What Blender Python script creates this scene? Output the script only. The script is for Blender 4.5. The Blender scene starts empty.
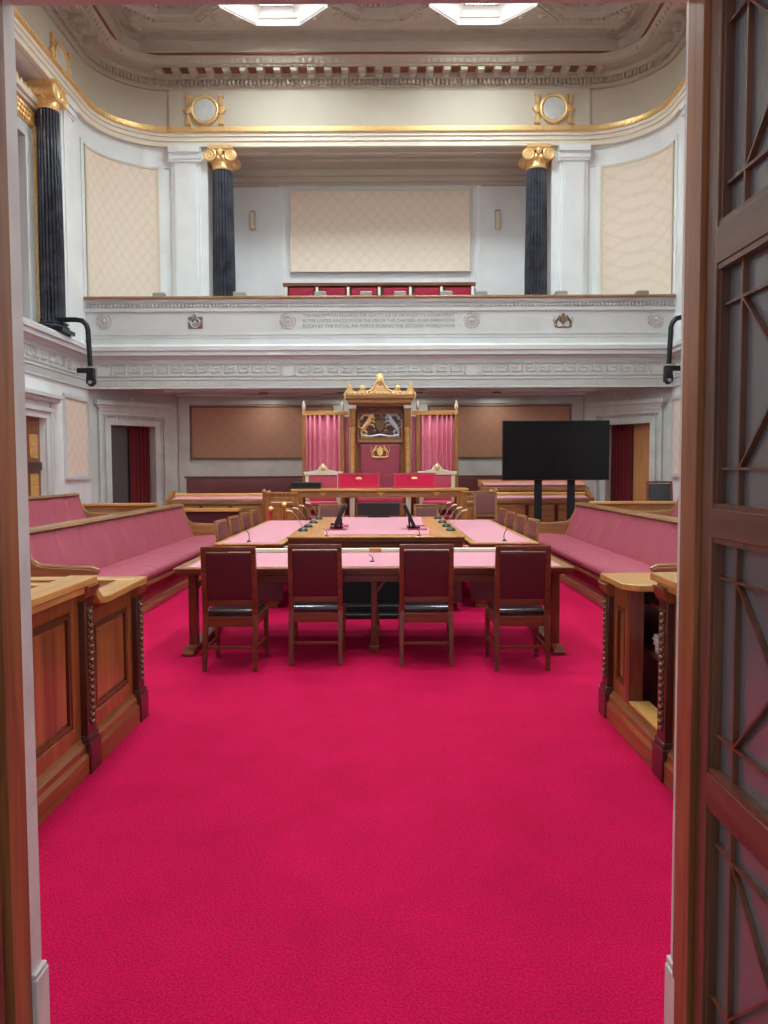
import bpy, bmesh, math, random
from mathutils import Vector, Matrix
random.seed(7)
S = bpy.context.scene
C = S.collection
PI = math.pi

# ------------------------------------------------------------------ helpers
def lin(c):
    return tuple(((v/255.0)/12.92 if v/255.0 <= .04045 else ((v/255.0+.055)/1.055)**2.4) for v in c) + (1.0,)

class MB:
    def __init__(s): s.bm = bmesh.new()
    def face(s, pts):
        try: return s.bm.faces.new([s.bm.verts.new(p) for p in pts])
        except ValueError: return None
    def poly(s, verts, faces):
        vs = [s.bm.verts.new(v) for v in verts]
        for f in faces:
            try: s.bm.faces.new([vs[i] for i in f])
            except ValueError: pass
    def box(s, x0, x1, y0, y1, z0, z1):
        x0, x1 = min(x0, x1), max(x0, x1); y0, y1 = min(y0, y1), max(y0, y1); z0, z1 = min(z0, z1), max(z0, z1)
        e = [random.uniform(0, .0007) for _ in range(6)]; x0 -= e[0]; x1 += e[1]; y0 -= e[2]; y1 += e[3]; z0 -= e[4]*.3; z1 += e[5]*.5
        v = [(x0,y0,z0),(x1,y0,z0),(x1,y1,z0),(x0,y1,z0),(x0,y0,z1),(x1,y0,z1),(x1,y1,z1),(x0,y1,z1)]
        s.poly(v, [(3,2,1,0),(4,5,6,7),(0,1,5,4),(1,2,6,5),(2,3,7,6),(3,0,4,7)]); return s
    def obox(s, c, size, R):
        c = Vector(c); hx, hy, hz = size[0]/2, size[1]/2, size[2]/2
        v = [c + R @ Vector(p) for p in [(-hx,-hy,-hz),(hx,-hy,-hz),(hx,hy,-hz),(-hx,hy,-hz),(-hx,-hy,hz),(hx,-hy,hz),(hx,hy,hz),(-hx,hy,hz)]]
        s.poly(v, [(3,2,1,0),(4,5,6,7),(0,1,5,4),(1,2,6,5),(2,3,7,6),(3,0,4,7)]); return s
    def bar(s, p0, p1, w, h=None, up=(0,0,1), w1=None, h1=None):
        h = h or w; w1 = w1 or w; h1 = h1 or h
        p0, p1 = Vector(p0), Vector(p1); d = (p1-p0).normalized(); u = Vector(up)
        if abs(d.dot(u)) > .95: u = Vector((0,1,0))
        a = d.cross(u).normalized(); b = a.cross(d).normalized()
        v = []
        for p, ww, hh in ((p0, w, h), (p1, w1, h1)):
            for sa, sb in ((-1,-1),(1,-1),(1,1),(-1,1)): v.append(p + a*sa*ww/2 + b*sb*hh/2)
        s.poly(v, [(3,2,1,0),(4,5,6,7),(0,1,5,4),(1,2,6,5),(2,3,7,6),(3,0,4,7)]); return s
    def tube(s, pts, r, n=8):
        pts = [Vector(p) for p in pts]; rs = r if isinstance(r, (list, tuple)) else [r]*len(pts)
        rings = []; prev = None
        for i, p in enumerate(pts):
            t = (pts[min(i+1, len(pts)-1)] - pts[max(i-1, 0)]).normalized()
            u = Vector((0,0,1)) if prev is None else prev
            if abs(t.dot(u)) > .98: u = Vector((1,0,0))
            a = t.cross(u).normalized(); b = a.cross(t).normalized(); prev = b
            rings.append([s.bm.verts.new(p + (a*math.cos(2*PI*k/n) + b*math.sin(2*PI*k/n))*rs[i]) for k in range(n)])
        for i in range(len(rings)-1):
            for k in range(n): s.bm.faces.new((rings[i][k], rings[i][(k+1)%n], rings[i+1][(k+1)%n], rings[i+1][k]))
        s.bm.faces.new(rings[0][::-1]); s.bm.faces.new(rings[-1]); return s
    def lathe(s, prof, c=(0,0,0), n=20, R=None, flute=None):
        c = Vector(c); R = R or Matrix.Identity(3); rings = []
        for r, z in prof:
            ring = []
            for k in range(n):
                rr = r*(flute(k) if flute else 1)
                ring.append(s.bm.verts.new(c + R @ Vector((rr*math.cos(2*PI*k/n), rr*math.sin(2*PI*k/n), z))))
            rings.append(ring)
        for i in range(len(rings)-1):
            for k in range(n): s.bm.faces.new((rings[i][k], rings[i][(k+1)%n], rings[i+1][(k+1)%n], rings[i+1][k]))
        s.bm.faces.new(rings[0][::-1]); s.bm.faces.new(rings[-1]); return s
    def ball(s, c, r, sc=(1,1,1), n=10):
        prof = [(max(math.sin(PI*i/n), .02), -math.cos(PI*i/n)) for i in range(n+1)]
        R = Matrix(((r*sc[0],0,0),(0,r*sc[1],0),(0,0,r*sc[2])))
        return s.lathe(prof, c, n+2, R)
    def prism(s, poly, f0, f1):
        # poly: 2d points; f0/f1: functions mapping 2d -> 3d for the two caps
        n = len(poly); a = [s.bm.verts.new(f0(*p)) for p in poly]; b = [s.bm.verts.new(f1(*p)) for p in poly]
        s.bm.faces.new(a[::-1]); s.bm.faces.new(b)
        for i in range(n): s.bm.faces.new((a[i], a[(i+1)%n], b[(i+1)%n], b[i]))
        return s
    def py(s, poly, y0, y1): return s.prism(poly, lambda u, v: (u, y0, v), lambda u, v: (u, y1, v))   # poly in xz
    def px(s, poly, x0, x1): return s.prism(poly, lambda u, v: (x0, u, v), lambda u, v: (x1, u, v))   # poly in yz
    def pz(s, poly, z0, z1): return s.prism(poly, lambda u, v: (u, v, z0), lambda u, v: (u, v, z1))
    def sweep(s, path, prof, closed_prof=False, closed=False):
        P = [Vector((p[0], p[1])) for p in path]; n = len(P); rows = []
        for i in range(n):
            ds = []
            if i > 0 or closed: ds.append((P[i]-P[i-1]).normalized())
            if i < n-1 or closed: ds.append((P[(i+1)%n]-P[i]).normalized())
            ns = [Vector((d.y, -d.x)) for d in ds]
            if len(ns) == 2: m = (ns[0]+ns[1])/(1+ns[0].dot(ns[1]))
            else: m = ns[0]
            rows.append([s.bm.verts.new((P[i].x+m.x*o, P[i].y+m.y*o, z)) for o, z in prof])
        k = len(prof)
        for i in range(n if closed else n-1):
            a, b = rows[i], rows[(i+1)%n]
            for j in range(k if closed_prof else k-1):
                s.bm.faces.new((a[j], b[j], b[(j+1)%k], a[(j+1)%k]))
        if closed_prof and not closed: s.bm.faces.new(rows[0]); s.bm.faces.new(rows[-1][::-1])
        return s
    def grid(s, f, nu, nv):
        vs = [[s.bm.verts.new(f(i/nu, j/nv)) for j in range(nv+1)] for i in range(nu+1)]
        for i in range(nu):
            for j in range(nv): s.bm.faces.new((vs[i][j], vs[i+1][j], vs[i+1][j+1], vs[i][j+1]))
        return s
    def cushion(s, x0, x1, y0, y1, z0, z1, r=.04, M=None):
        t = bmesh.new(); bmesh.ops.create_cube(t, size=1)
        for v in t.verts: v.co = Vector(((x0+x1)/2+v.co.x*(x1-x0), (y0+y1)/2+v.co.y*(y1-y0), (z0+z1)/2+v.co.z*(z1-z0)))
        bmesh.ops.bevel(t, geom=list(t.edges), offset=r, segments=4, affect='EDGES', profile=.6)
        if M is not None: bmesh.ops.transform(t, matrix=M, verts=t.verts)
        me = bpy.data.meshes.new('t'); t.to_mesh(me); t.free(); s.bm.from_mesh(me); bpy.data.meshes.remove(me); return s
    def build(s, name, m, parent=None, bevel=0, smooth=True, ang=.55):
        bmesh.ops.recalc_face_normals(s.bm, faces=s.bm.faces)
        if smooth:
            for f in s.bm.faces: f.smooth = True
            for e in s.bm.edges:
                if len(e.link_faces) == 2 and e.calc_face_angle(0) > ang: e.smooth = False
        me = bpy.data.meshes.new(name); s.bm.to_mesh(me); s.bm.free()
        me.materials.append(m)
        o = bpy.data.objects.new(name, me); C.objects.link(o)
        if parent is not None: o.parent = parent
        if bevel:
            b = o.modifiers.new('bevel', 'BEVEL'); b.width = bevel; b.segments = 2; b.limit_method = 'ANGLE'; b.angle_limit = .7
        return o

def tag(o, label, cat, group=None, kind=None):
    o['label'] = label; o['category'] = cat
    if group: o['group'] = group
    if kind: o['kind'] = kind
    return o
def struct(o): o['kind'] = 'structure'; return o
def thing(name, label, cat, loc=(0,0,0), rz=0, group=None):
    o = bpy.data.objects.new(name, None); C.objects.link(o); o.empty_display_size = .1
    o.location = loc; o.rotation_euler = (0,0,rz); return tag(o, label, cat, group)
def sthing(name, loc=(0,0,0)):
    o = bpy.data.objects.new(name, None); C.objects.link(o); o.location = loc; o.empty_display_size = .1; return struct(o)
def kids(o): return [c for c in bpy.data.objects if c.parent == o]
def dup(root, loc, rz=0, label=None, scale=None):
    r = root.copy(); C.objects.link(r); r.location = loc; r.rotation_euler = (0,0,rz)
    if label: r['label'] = label
    if scale: r.scale = scale
    for ch in kids(root):
        c = ch.copy(); C.objects.link(c); c.parent = r
        for g in kids(ch):
            d = g.copy(); C.objects.link(d); d.parent = c
    return r

# ------------------------------------------------------------------ materials
def nodes(name):
    m = bpy.data.materials.new(name); m.use_nodes = True
    nt = m.node_tree; return m, nt, nt.nodes['Principled BSDF']
def plain(name, c, rough=.5, metal=0, coat=0, bump=0, bscale=60, spec=.5, var=0, vscale=4, sheen=0):
    m, nt, b = nodes(name); col = lin(c)
    b.inputs['Base Color'].default_value = col; b.inputs['Roughness'].default_value = rough
    b.inputs['Metallic'].default_value = metal; b.inputs['Coat Weight'].default_value = coat; b.inputs['Coat Roughness'].default_value = .15
    b.inputs['Specular IOR Level'].default_value = spec
    if sheen: b.inputs['Sheen Weight'].default_value = sheen; b.inputs['Sheen Tint'].default_value = col
    tc = nt.nodes.new('ShaderNodeTexCoord')
    if var:
        n = nt.nodes.new('ShaderNodeTexNoise'); n.inputs['Scale'].default_value = vscale; n.inputs['Detail'].default_value = 6
        nt.links.new(tc.outputs['Object'], n.inputs['Vector'])
        r = nt.nodes.new('ShaderNodeValToRGB'); r.color_ramp.elements[0].position = .3; r.color_ramp.elements[1].position = .7
        r.color_ramp.elements[0].color = tuple(v*(1-var) for v in col[:3])+(1,); r.color_ramp.elements[1].color = tuple(min(1, v*(1+var)) for v in col[:3])+(1,)
        nt.links.new(n.outputs['Fac'], r.inputs['Fac']); nt.links.new(r.outputs['Color'], b.inputs['Base Color'])
    if bump:
        n = nt.nodes.new('ShaderNodeTexNoise'); n.inputs['Scale'].default_value = bscale; n.inputs['Detail'].default_value = 3
        nt.links.new(tc.outputs['Object'], n.inputs['Vector'])
        bp = nt.nodes.new('ShaderNodeBump'); bp.inputs['Strength'].default_value = bump; bp.inputs['Distance'].default_value = .01
        nt.links.new(n.outputs['Fac'], bp.inputs['Height']); nt.links.new(bp.outputs['Normal'], b.inputs['Normal'])
    return m
def wood(name, c0, c1, axis='z', rough=.35, coat=.3, scale=1.0):
    m, nt, b = nodes(name)
    tc = nt.nodes.new('ShaderNodeTexCoord'); mp = nt.nodes.new('ShaderNodeMapping')
    st = {'x': (.9, 14, 14), 'y': (14, .9, 14), 'z': (14, 14, .9)}[axis]
    mp.inputs['Scale'].default_value = tuple(v*scale for v in st)
    nt.links.new(tc.outputs['Object'], mp.inputs['Vector'])
    n = nt.nodes.new('ShaderNodeTexNoise'); n.inputs['Scale'].default_value = 1.6; n.inputs['Detail'].default_value = 8; n.inputs['Roughness'].default_value = .65; n.inputs['Distortion'].default_value = .5
    nt.links.new(mp.outputs['Vector'], n.inputs['Vector'])
    r = nt.nodes.new('ShaderNodeValToRGB'); r.color_ramp.elements[0].position = .32; r.color_ramp.elements[1].position = .68
    r.color_ramp.elements[0].color = lin(c0); r.color_ramp.elements[1].color = lin(c1)
    nt.links.new(n.outputs['Fac'], r.inputs['Fac']); nt.links.new(r.outputs['Color'], b.inputs['Base Color'])
    b.inputs['Roughness'].default_value = rough; b.inputs['Coat Weight'].default_value = coat; b.inputs['Coat Roughness'].default_value = .2
    return m
def marble(name, c, vein, rough=.22, scale=1.2):
    m, nt, b = nodes(name)
    tc = nt.nodes.new('ShaderNodeTexCoord')
    n = nt.nodes.new('ShaderNodeTexNoise'); n.inputs['Scale'].default_value = scale; n.inputs['Detail'].default_value = 10; n.inputs['Roughness'].default_value = .62; n.inputs['Distortion'].default_value = .4
    nt.links.new(tc.outputs['Object'], n.inputs['Vector'])
    r = nt.nodes.new('ShaderNodeValToRGB'); e = r.color_ramp.elements
    e[0].position = .3; e[0].color = lin(vein); e[1].position = .62; e[1].color = lin(c)
    nt.links.new(n.outputs['Fac'], r.inputs['Fac']); nt.links.new(r.outputs['Color'], b.inputs['Base Color'])
    b.inputs['Roughness'].default_value = rough
    return m
def damask(name, c0, c1, scale=4.2, rough=.6):
    # ogee/quatrefoil woven pattern from two crossed waves
    m, nt, b = nodes(name)
    tc = nt.nodes.new('ShaderNodeTexCoord')
    geo = nt.nodes.new('ShaderNodeSeparateXYZ'); nt.links.new(tc.outputs['Object'], geo.inputs[0])
    add = nt.nodes.new('ShaderNodeMath'); add.operation = 'ADD'; nt.links.new(geo.outputs['X'], add.inputs[0]); nt.links.new(geo.outputs['Y'], add.inputs[1])
    def s(inp, k, ph=0):
        q = nt.nodes.new('ShaderNodeMath'); q.operation = 'MULTIPLY_ADD'; q.inputs[1].default_value = k; q.inputs[2].default_value = ph; nt.links.new(inp, q.inputs[0])
        t = nt.nodes.new('ShaderNodeMath'); t.operation = 'SINE'; nt.links.new(q.outputs[0], t.inputs[0]); return t.outputs[0]
    a = s(add.outputs[0], 2*PI*scale); z = s(geo.outputs['Z'], 2*PI*scale)
    p = nt.nodes.new('ShaderNodeMath'); p.operation = 'ADD'; nt.links.new(a, p.inputs[0]); nt.links.new(z, p.inputs[1])
    ab = nt.nodes.new('ShaderNodeMath'); ab.operation = 'ABSOLUTE'; nt.links.new(p.outputs[0], ab.inputs[0])
    nz = nt.nodes.new('ShaderNodeTexNoise'); nz.inputs['Scale'].default_value = 9; nz.inputs['Detail'].default_value = 4; nt.links.new(tc.outputs['Object'], nz.inputs['Vector'])
    mx = nt.nodes.new('ShaderNodeMath'); mx.operation = 'MULTIPLY_ADD'; mx.inputs[1].default_value = .55; nt.links.new(ab.outputs[0], mx.inputs[0]); nt.links.new(nz.outputs['Fac'], mx.inputs[2])
    r = nt.nodes.new('ShaderNodeValToRGB'); e = r.color_ramp.elements
    e[0].position = .45; e[0].color = lin(c0); e[1].position = 1; e[1].color = lin(c1)
    nt.links.new(mx.outputs[0], r.inputs['Fac']); nt.links.new(r.outputs['Color'], b.inputs['Base Color'])
    b.inputs['Roughness'].default_value = rough
    bp = nt.nodes.new('ShaderNodeBump'); bp.inputs['Strength'].default_value = .07; bp.inputs['Distance'].default_value = .01
    nt.links.new(mx.outputs[0], bp.inputs['Height']); nt.links.new(bp.outputs['Normal'], b.inputs['Normal'])
    return m
def carpet():
    m, nt, b = nodes('crimson_carpet')
    tc = nt.nodes.new('ShaderNodeTexCoord')
    a = nt.nodes.new('ShaderNodeTexNoise'); a.inputs['Scale'].default_value = 130; a.inputs['Detail'].default_value = 3
    l = nt.nodes.new('ShaderNodeTexNoise'); l.inputs['Scale'].default_value = 2.2; l.inputs['Detail'].default_value = 5; l.inputs['Roughness'].default_value = .7
    nt.links.new(tc.outputs['Object'], a.inputs['Vector']); nt.links.new(tc.outputs['Object'], l.inputs['Vector'])
    q = nt.nodes.new('ShaderNodeMath'); q.operation = 'MULTIPLY_ADD'; q.inputs[1].default_value = .25; nt.links.new(l.outputs['Fac'], q.inputs[0]); nt.links.new(a.outputs['Fac'], q.inputs[2])
    r = nt.nodes.new('ShaderNodeValToRGB'); e = r.color_ramp.elements
    e[0].position = .47; e[0].color = lin((154, 4, 48)); e[1].position = .8; e[1].color = lin((212, 16, 82))
    nt.links.new(q.outputs[0], r.inputs['Fac']); nt.links.new(r.outputs['Color'], b.inputs['Base Color'])
    b.inputs['Roughness'].default_value = .95; b.inputs['Specular IOR Level'].default_value = .1
    b.inputs['Sheen Weight'].default_value = .12; b.inputs['Sheen Roughness'].default_value = .4; b.inputs['Sheen Tint'].default_value = lin((240, 60, 120))
    bp = nt.nodes.new('ShaderNodeBump'); bp.inputs['Strength'].default_value = .7; bp.inputs['Distance'].default_value = .012
    nt.links.new(a.outputs['Fac'], bp.inputs['Height']); nt.links.new(bp.outputs['Normal'], b.inputs['Normal'])
    return m
M = dict(
    doorw=wood('door_leaf_wood', (70, 38, 26), (112, 68, 46), 'z', .38, .25), doorwy=wood('door_rail_wood', (70, 38, 26), (112, 68, 46), 'y', .38, .25),
    lobby=marble('lobby_stone', (150, 138, 126), (120, 108, 98), .3, 2), throneleather=plain('throne_leather', (152, 60, 80), .45, bump=.3, bscale=40, var=.12, vscale=14), panelw=wood('desk_moulding_wood', (78, 38, 18), (112, 60, 28), 'z', .3, .4), winedk=plain('deep_wine_cloth', (74, 14, 28), .7),
    fascia=plain('shade_greyed_fascia_marble', (196, 196, 193), .5, var=.02),  # greyer than the raised keys: recess shade put into the marble colour
    carpet=carpet(),
    marble=marble('pale_marble', (233, 235, 236), (219, 221, 222), .2, .9),
    marble_matt=marble('carved_marble', (204, 204, 203), (194, 194, 193), .45, 1.5),
    marble_warm=marble('travertine', (200, 208, 202), (178, 183, 176), .35, 1.5),
    marble_pink=marble('pinkish_marble', (205, 196, 192), (176, 164, 160), .3, 3),
    plaster=plain('grey_plaster', (188, 178, 162), .75, bump=.15, bscale=25, var=.03, vscale=1.5),
    plaster_lt=plain('pale_plaster', (222, 212, 194), .65, var=.02),
    ceil=plain('ceiling_plaster', (176, 164, 150), .75, var=.04, vscale=3),
    white=plain('white_plaster', (240, 240, 238), .6),
    maroon=plain('maroon_paint', (124, 70, 52), .7),
    gold=plain('gilding', (236, 196, 136), .42, .6, bump=.35, bscale=45, var=.12, vscale=18),
    goldp=plain('gold_leaf_pale', (236, 200, 130), .45, .5, bump=.4, bscale=60, var=.15, vscale=20),
    blackm=marble('black_marble', (30, 32, 40), (62, 66, 80), .16, 3),
    silk=damask('beige_silk_damask', (222, 203, 184), (229, 212, 194), 3.0),
    hess=damask('brown_woven_panel', (166, 126, 100), (172, 132, 105), 3.0, .45),
    oakx=wood('oak_x', (118, 76, 40), (168, 120, 70), 'x'), oaky=wood('oak_y', (112, 74, 40), (160, 116, 70), 'y'), oakz=wood('oak_z', (128, 76, 34), (176, 118, 60), 'z'),
    topx=wood('desk_top_x', (176, 122, 60), (220, 168, 98), 'x', .28, .4), topy=wood('desk_top_y', (176, 122, 60), (220, 168, 98), 'y', .28, .4),
    deskz=wood('desk_wood', (112, 58, 24), (158, 92, 40), 'z', .32, .4), desky=wood('desk_wood_y', (104, 54, 24), (152, 88, 40), 'y', .32, .4),
    burl=wood('figured_walnut', (104, 56, 28), (176, 112, 58), 'z', .28, .5, .35),
    deskdk=wood('dark_trim_wood', (52, 22, 14), (84, 38, 22), 'z', .3, .4),
    mah=wood('mahogany', (84, 34, 20), (128, 60, 30), 'z', .32, .3), mahx=wood('mahogany_x', (84, 34, 20), (128, 60, 30), 'x', .32, .3),
    walnut=wood('door_walnut', (102, 54, 28), (156, 92, 50), 'z', .38, .25), walx=wood('door_walnut_y', (78, 40, 24), (116, 66, 40), 'y', .38, .25),
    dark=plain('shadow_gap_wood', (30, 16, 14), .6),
    bench=plain('dusky_rose_leather', (160, 74, 90), .42, bump=.12, bscale=12, var=.05, vscale=5, spec=.4),
    tablep=plain('pink_leather_top', (204, 136, 150), .55, var=.02),
    rose=plain('rose_leather', (190, 70, 92), .4, bump=.15, bscale=80, var=.06),
    wine=plain('wine_leather', (80, 14, 30), .45, bump=.1, bscale=120, var=.06, vscale=12),
    wine2=plain('brown_wine_leather', (112, 62, 62), .3, var=.08, coat=.3),
    blackl=plain('black_leather', (34, 32, 36), .22, coat=.6, var=.1, vscale=9),
    redbox=plain('scarlet_leather', (206, 12, 70), .45, var=.04),
    velvet=plain('rose_velvet', (214, 118, 138), .5, sheen=.3, bump=.2, bscale=30, var=.08, vscale=9),
    redcur=plain('dark_red_curtain', (104, 18, 26), .8, sheen=.3),
    crimson=plain('crimson_upholstery', (150, 18, 52), .8),
    black=plain('black_plastic', (20, 21, 24), .4), blackmat=plain('black_matt', (24, 24, 28), .7, spec=.3),
    screen=plain('dark_screen', (9, 10, 13), .12, spec=.25), steel=plain('brushed_steel', (170, 170, 172), .3, .9),
    cream=plain('cream_enamel', (232, 224, 204), .5), ivory=plain('ivory', (214, 204, 180), .45),
    greybox=plain('grey_metal', (140, 142, 142), .4, .3), letter=plain('cut_lettering', (134, 134, 132), .8),
    bronze=plain('bronze', (120, 96, 70), .4, .6), glassy=plain('frosted_dark_glass', (98, 92, 94), .3, 0, .5, spec=.6),
    smoky=plain('smoky_door_glass', (84, 82, 84), .15, 0, .6), warmw=wood('lit_corridor_wood', (170, 116, 64), (196, 140, 84), 'z', .5, .1),  # corridor wood brightened, its warm lamplight put into the base colour
    paper=plain('paper', (226, 226, 222), .8), iron=plain('black_iron', (20, 21, 26), .35, .3), roundel=marble('roundel_glass', (206, 206, 202), (186, 186, 184), .3, 4),
    silver=plain('silver_paint', (176, 178, 184), .4, .5),
)
def glowing(name, strength):
    m, nt, b = nodes(name)
    b.inputs['Base Color'].default_value = (.8, .8, .8, 1); b.inputs['Emission Color'].default_value = (.80, .935, .965, 1); b.inputs['Emission Strength'].default_value = strength
    return m
M['skyglass'] = glowing('skylit_glass', 70); M['dayglass'] = glowing('daylit_window_glass', 12.5)

# ------------------------------------------------------------------ room dimensions
W, YB, R = 6.5, 18.75, 1.63      # half width, far wall, corner radius
YG = 17.15                       # gallery front
Y0 = 2.13                        # chamber side of the entrance wall
def upath(off=0, n=14, y0=Y0):
    """upper wall line, left wall -> corner -> far wall -> corner -> right wall"""
    pts = [(-W, y0)]
    for i in range(n+1):
        a = PI - (PI/2)*i/n; pts.append((-W+R+R*math.cos(a), YB-R+R*math.sin(a)))
    pts += [(-x, y) for x, y in reversed(pts)]
    return pts
def walk(path, pitch, start=0):
    out = []; carry = start
    for i in range(len(path)-1):
        a, b = Vector(path[i]), Vector(path[i+1]); L = (b-a).length; d = (b-a)/L; t = carry
        while t < L: out.append((a+d*t, d)); t += pitch
        carry = t-L
    return out
def rotz(d):   # local x = tangent, local y = into the wall
    return Matrix(((d.x, -d.y, 0), (d.y, d.x, 0), (0, 0, 1)))
UP = upath()

# ------------------------------------------------------------------ floor
f = MB(); f.box(-7.4, 7.4, 2.0, 20.6, -.1, 0); struct(f.build('floor', M['carpet']))
f = MB(); f.box(-2.5, 2.5, -1.5, 2.0, -.1, -.003); struct(f.build('floor_lobby', M['lobby']))
f = MB()
f.box(-W, W, 13.9, 20.4, 0, .2); f.box(-W, W, 15.0, 20.4, .2, .45)
struct(f.build('trim_1', M['carpet']))                       # stepped dais
for s, nm in ((-1, 'trim_2'), (1, 'trim_3')):                # risers under the back benches
    f = MB(); f.box(s*3.62, s*W, 7.0, 13.88, 0, .2); struct(f.build(nm, M['carpet']))

# ------------------------------------------------------------------ side walls
for s, nm in ((-1, 'wall_left'), (1, 'wall_right')):
    w = MB()
    A, B = s*W, s*(W+.5)
    d0, d1, dz = 13.95, 15.0, 2.62
    w.box(A, B, Y0, d0, 0, 4.0); w.box(A, B, d1, 17.3, 0, 4.0); w.box(A, B, d0, d1, dz, 4.0)
    w.box(s*(W+.02), s*(W+.9), Y0, 17.15, 4.0, 4.3)                       # loggia floor
    w.box(s*W, s*(W+.5), 15.98, 17.15, 4.3, 9.3)                          # solid by the corner
    w.box(s*(W+.6), s*(W+.9), Y0, 16.6, 4.3, 9.3)                         # loggia back wall
    w.box(s*W, s*(W+.9), 15.97, 16.0, 4.3, 9.3)
    w.box(s*(W+.02), s*(W+.9), Y0, 17.15, 9.25, 9.6)                      # loggia soffit
    w.box(s*(W+.14), s*(W+.5), d0, d1, 0, dz)                             # door backing
    struct(w.build(nm, M['marble']))
    # pilaster detail on that wall
    w = MB()
    for y0, y1, o in ((16.05, 16.6, .05), (16.12, 16.53, .08)): w.box(s*(W-o), s*W, y0, y1, 4.4, 8.95)
    for z0, z1, o in ((8.95, 9.0, .1), (9.0, 9.12, .13), (9.12, 9.24, .17), (4.36, 4.5, .12), (4.5, 4.6, .1)): w.box(s*(W-o), s*W, 16.0, 16.65, z0, z1)
    struct(w.build('trim_4' if s < 0 else 'trim_5', M['marble'], bevel=.01))
# upper walls: frieze above the entablature, all round
w = MB(); w.sweep(UP, [(0, 9.25), (0, 11.2), (-.4, 11.2), (-.4, 9.25)], True)
struct(w.build('wall_far', M['plaster'], smooth=True, ang=.3))
# curved marble corners and the flats beside the recess
for s in (-1, 1):
    w = MB()
    pts = [(-W+.0, 17.1)] + [p for p in UP[1:16]] + [(-4.1, YB)]
    if s < 0: w.sweep(pts, [(0, 4.3), (0, 9.3), (-.3, 9.3), (-.3, 4.3)], True)
    else: w.sweep([(-x, y) for x, y in reversed(pts)], [(0, 4.3), (0, 9.3), (-.3, 9.3), (-.3, 4.3)], True)
    # raised marble margin around the silk panel: top, sides
    arc = [(-W+R+(R)*math.cos(PI-(PI/2)*t/20), YB-R+R*math.sin(PI-(PI/2)*t/20)) for t in range(21)]
    def seg(i0, i1, z0, z1, o):
        p = arc[i0:i1+1]
        if s > 0: p = [(-x, y) for x, y in reversed(p)]
        w.sweep(p, [(0, z0), (o, z0), (o, z1), (0, z1)], True)
    seg(0, 20, 8.78, 8.84, .03); seg(0, 1, 5.2, 8.8, .03); seg(17, 18, 5.2, 8.8, .03)
    # pilaster next to the corner
    for x0, x1, o in ((4.27, 4.95, .06), (4.34, 4.86, .1)): w.box(s*x0, s*x1, YB-o, YB+.01, 4.3, 9.0)
    for z0, z1, o in ((8.9, 8.96, .13), (8.96, 9.1, .15), (9.1, 9.25, .2)): w.box(s*4.24, s*4.98, YB-o, YB+.01, z0, z1)
    struct(w.build('trim_6' if s < 0 else 'trim_7', M['marble']))

# recess behind the columns
w = MB()
w.box(-4.4, 4.4, 20.4, 20.7, 4.0, 9.6); w.box(-4.4, -4.1, YB, 20.5, 4.0, 9.6); w.box(4.1, 4.4, YB, 20.5, 4.0, 9.6)
for x0, x1, z0, z1 in ((-2.55, 2.55, 8.92, 9.02), (-2.62, -2.5, 5.5, 9.0), (2.5, 2.62, 5.5, 9.0), (-2.6, 2.6, 6.3, 6.42)): w.box(x0, x1, 20.34, 20.42, z0, z1)
for x in (-3.5, -3.1, 3.1, 3.5): w.box(x-.006, x+.006, 20.395, 20.41, 4.4, 9.0)
struct(w.build('trim_8', M['marble']))
w = MB(); w.box(-4.4, 4.4, YB+.05, 20.5, 9.27, 9.6)
for y0, y1, z in ((20.1, 20.4, 9.12), (20.22, 20.4, 9.0), (20.3, 20.4, 8.94), (YB+.25, YB+.4, 9.2), (19.4, 19.55, 9.2)): w.box(-4.1, 4.1, y0, y1, z, 9.3)
struct(w.build('trim_9', M['plaster']))

# entablature + gold band
w = MB(); w.sweep(UP, [(0, 9.25), (.10, 9.25), (.10, 9.36), (.13, 9.37), (.13, 9.46), (.16, 9.47), (.16, 9.55), (0, 9.55)], True)
struct(w.build('trim_10', M['plaster_lt'], ang=.3))
w = MB(); w.sweep(UP, [(0, 9.55), (.19, 9.55), (.2, 9.6), (.2, 9.62), (.17, 9.63), (.17, 9.68), (.14, 9.7), (0, 9.7)], True)
for p, d in walk(UP, .09):
    n = Vector((d.y, -d.x)); q = p + n*.2
    w.obox((q.x, q.y, 9.585), (.05, .03, .05), rotz(d))
struct(w.build('trim_11', M['gold'], ang=.3))
# projecting flat of the frieze over the columns
w = MB(); w.box(-4.98, 4.98, YB-.06, YB, 9.7, 10.58); struct(w.build('trim_12', M['plaster']))

# ------------------------------------------------------------------ main cornice
w = MB()
w.sweep(UP, [(0, 10.56), (.07, 10.56), (.07, 10.6), (.1, 10.62), (.1, 10.75), (.18, 10.76), (.2, 10.78), (.2, 10.87), (.55, 10.87), (.55, 10.91), (.58, 10.92), (.62, 10.96), (.68, 11.02), (.68, 11.05), (0, 11.05)], True)
for p, d in walk(UP, .098):
    n = Vector((d.y, -d.x)); q = p + n*.14; w.obox((q.x, q.y, 10.69), (.058, .09, .11), rotz(d))
for p, d in walk(UP, .15):
    n = Vector((d.y, -d.x)); q = p + n*.61; w.obox((q.x, q.y, 10.955), (.085, .07, .075), rotz(d) @ Matrix.Rotation(.6, 3, 'X'))
def modillion(p, d):
    n = Vector((d.y, -d.x)); Rm = rotz(d)
    q = p + n*.36; w.obox((q.x, q.y, 10.835), (.15, .32, .06), Rm)
    q = p + n*.27; w.obox((q.x, q.y, 10.79), (.13, .14, .08), Rm)
    q = p + n*.5; w.obox((q.x, q.y, 10.81), (.14, .06, .05), Rm)
for k in range(-13, 14): modillion(Vector((k*.392, YB)), Vector((1, 0)))
for s in (-1, 1):
    y = 17.0
    while y > 6: modillion(Vector((s*W, y)), Vector((0, 1)) if s < 0 else Vector((0, -1))); y -= .392
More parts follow.
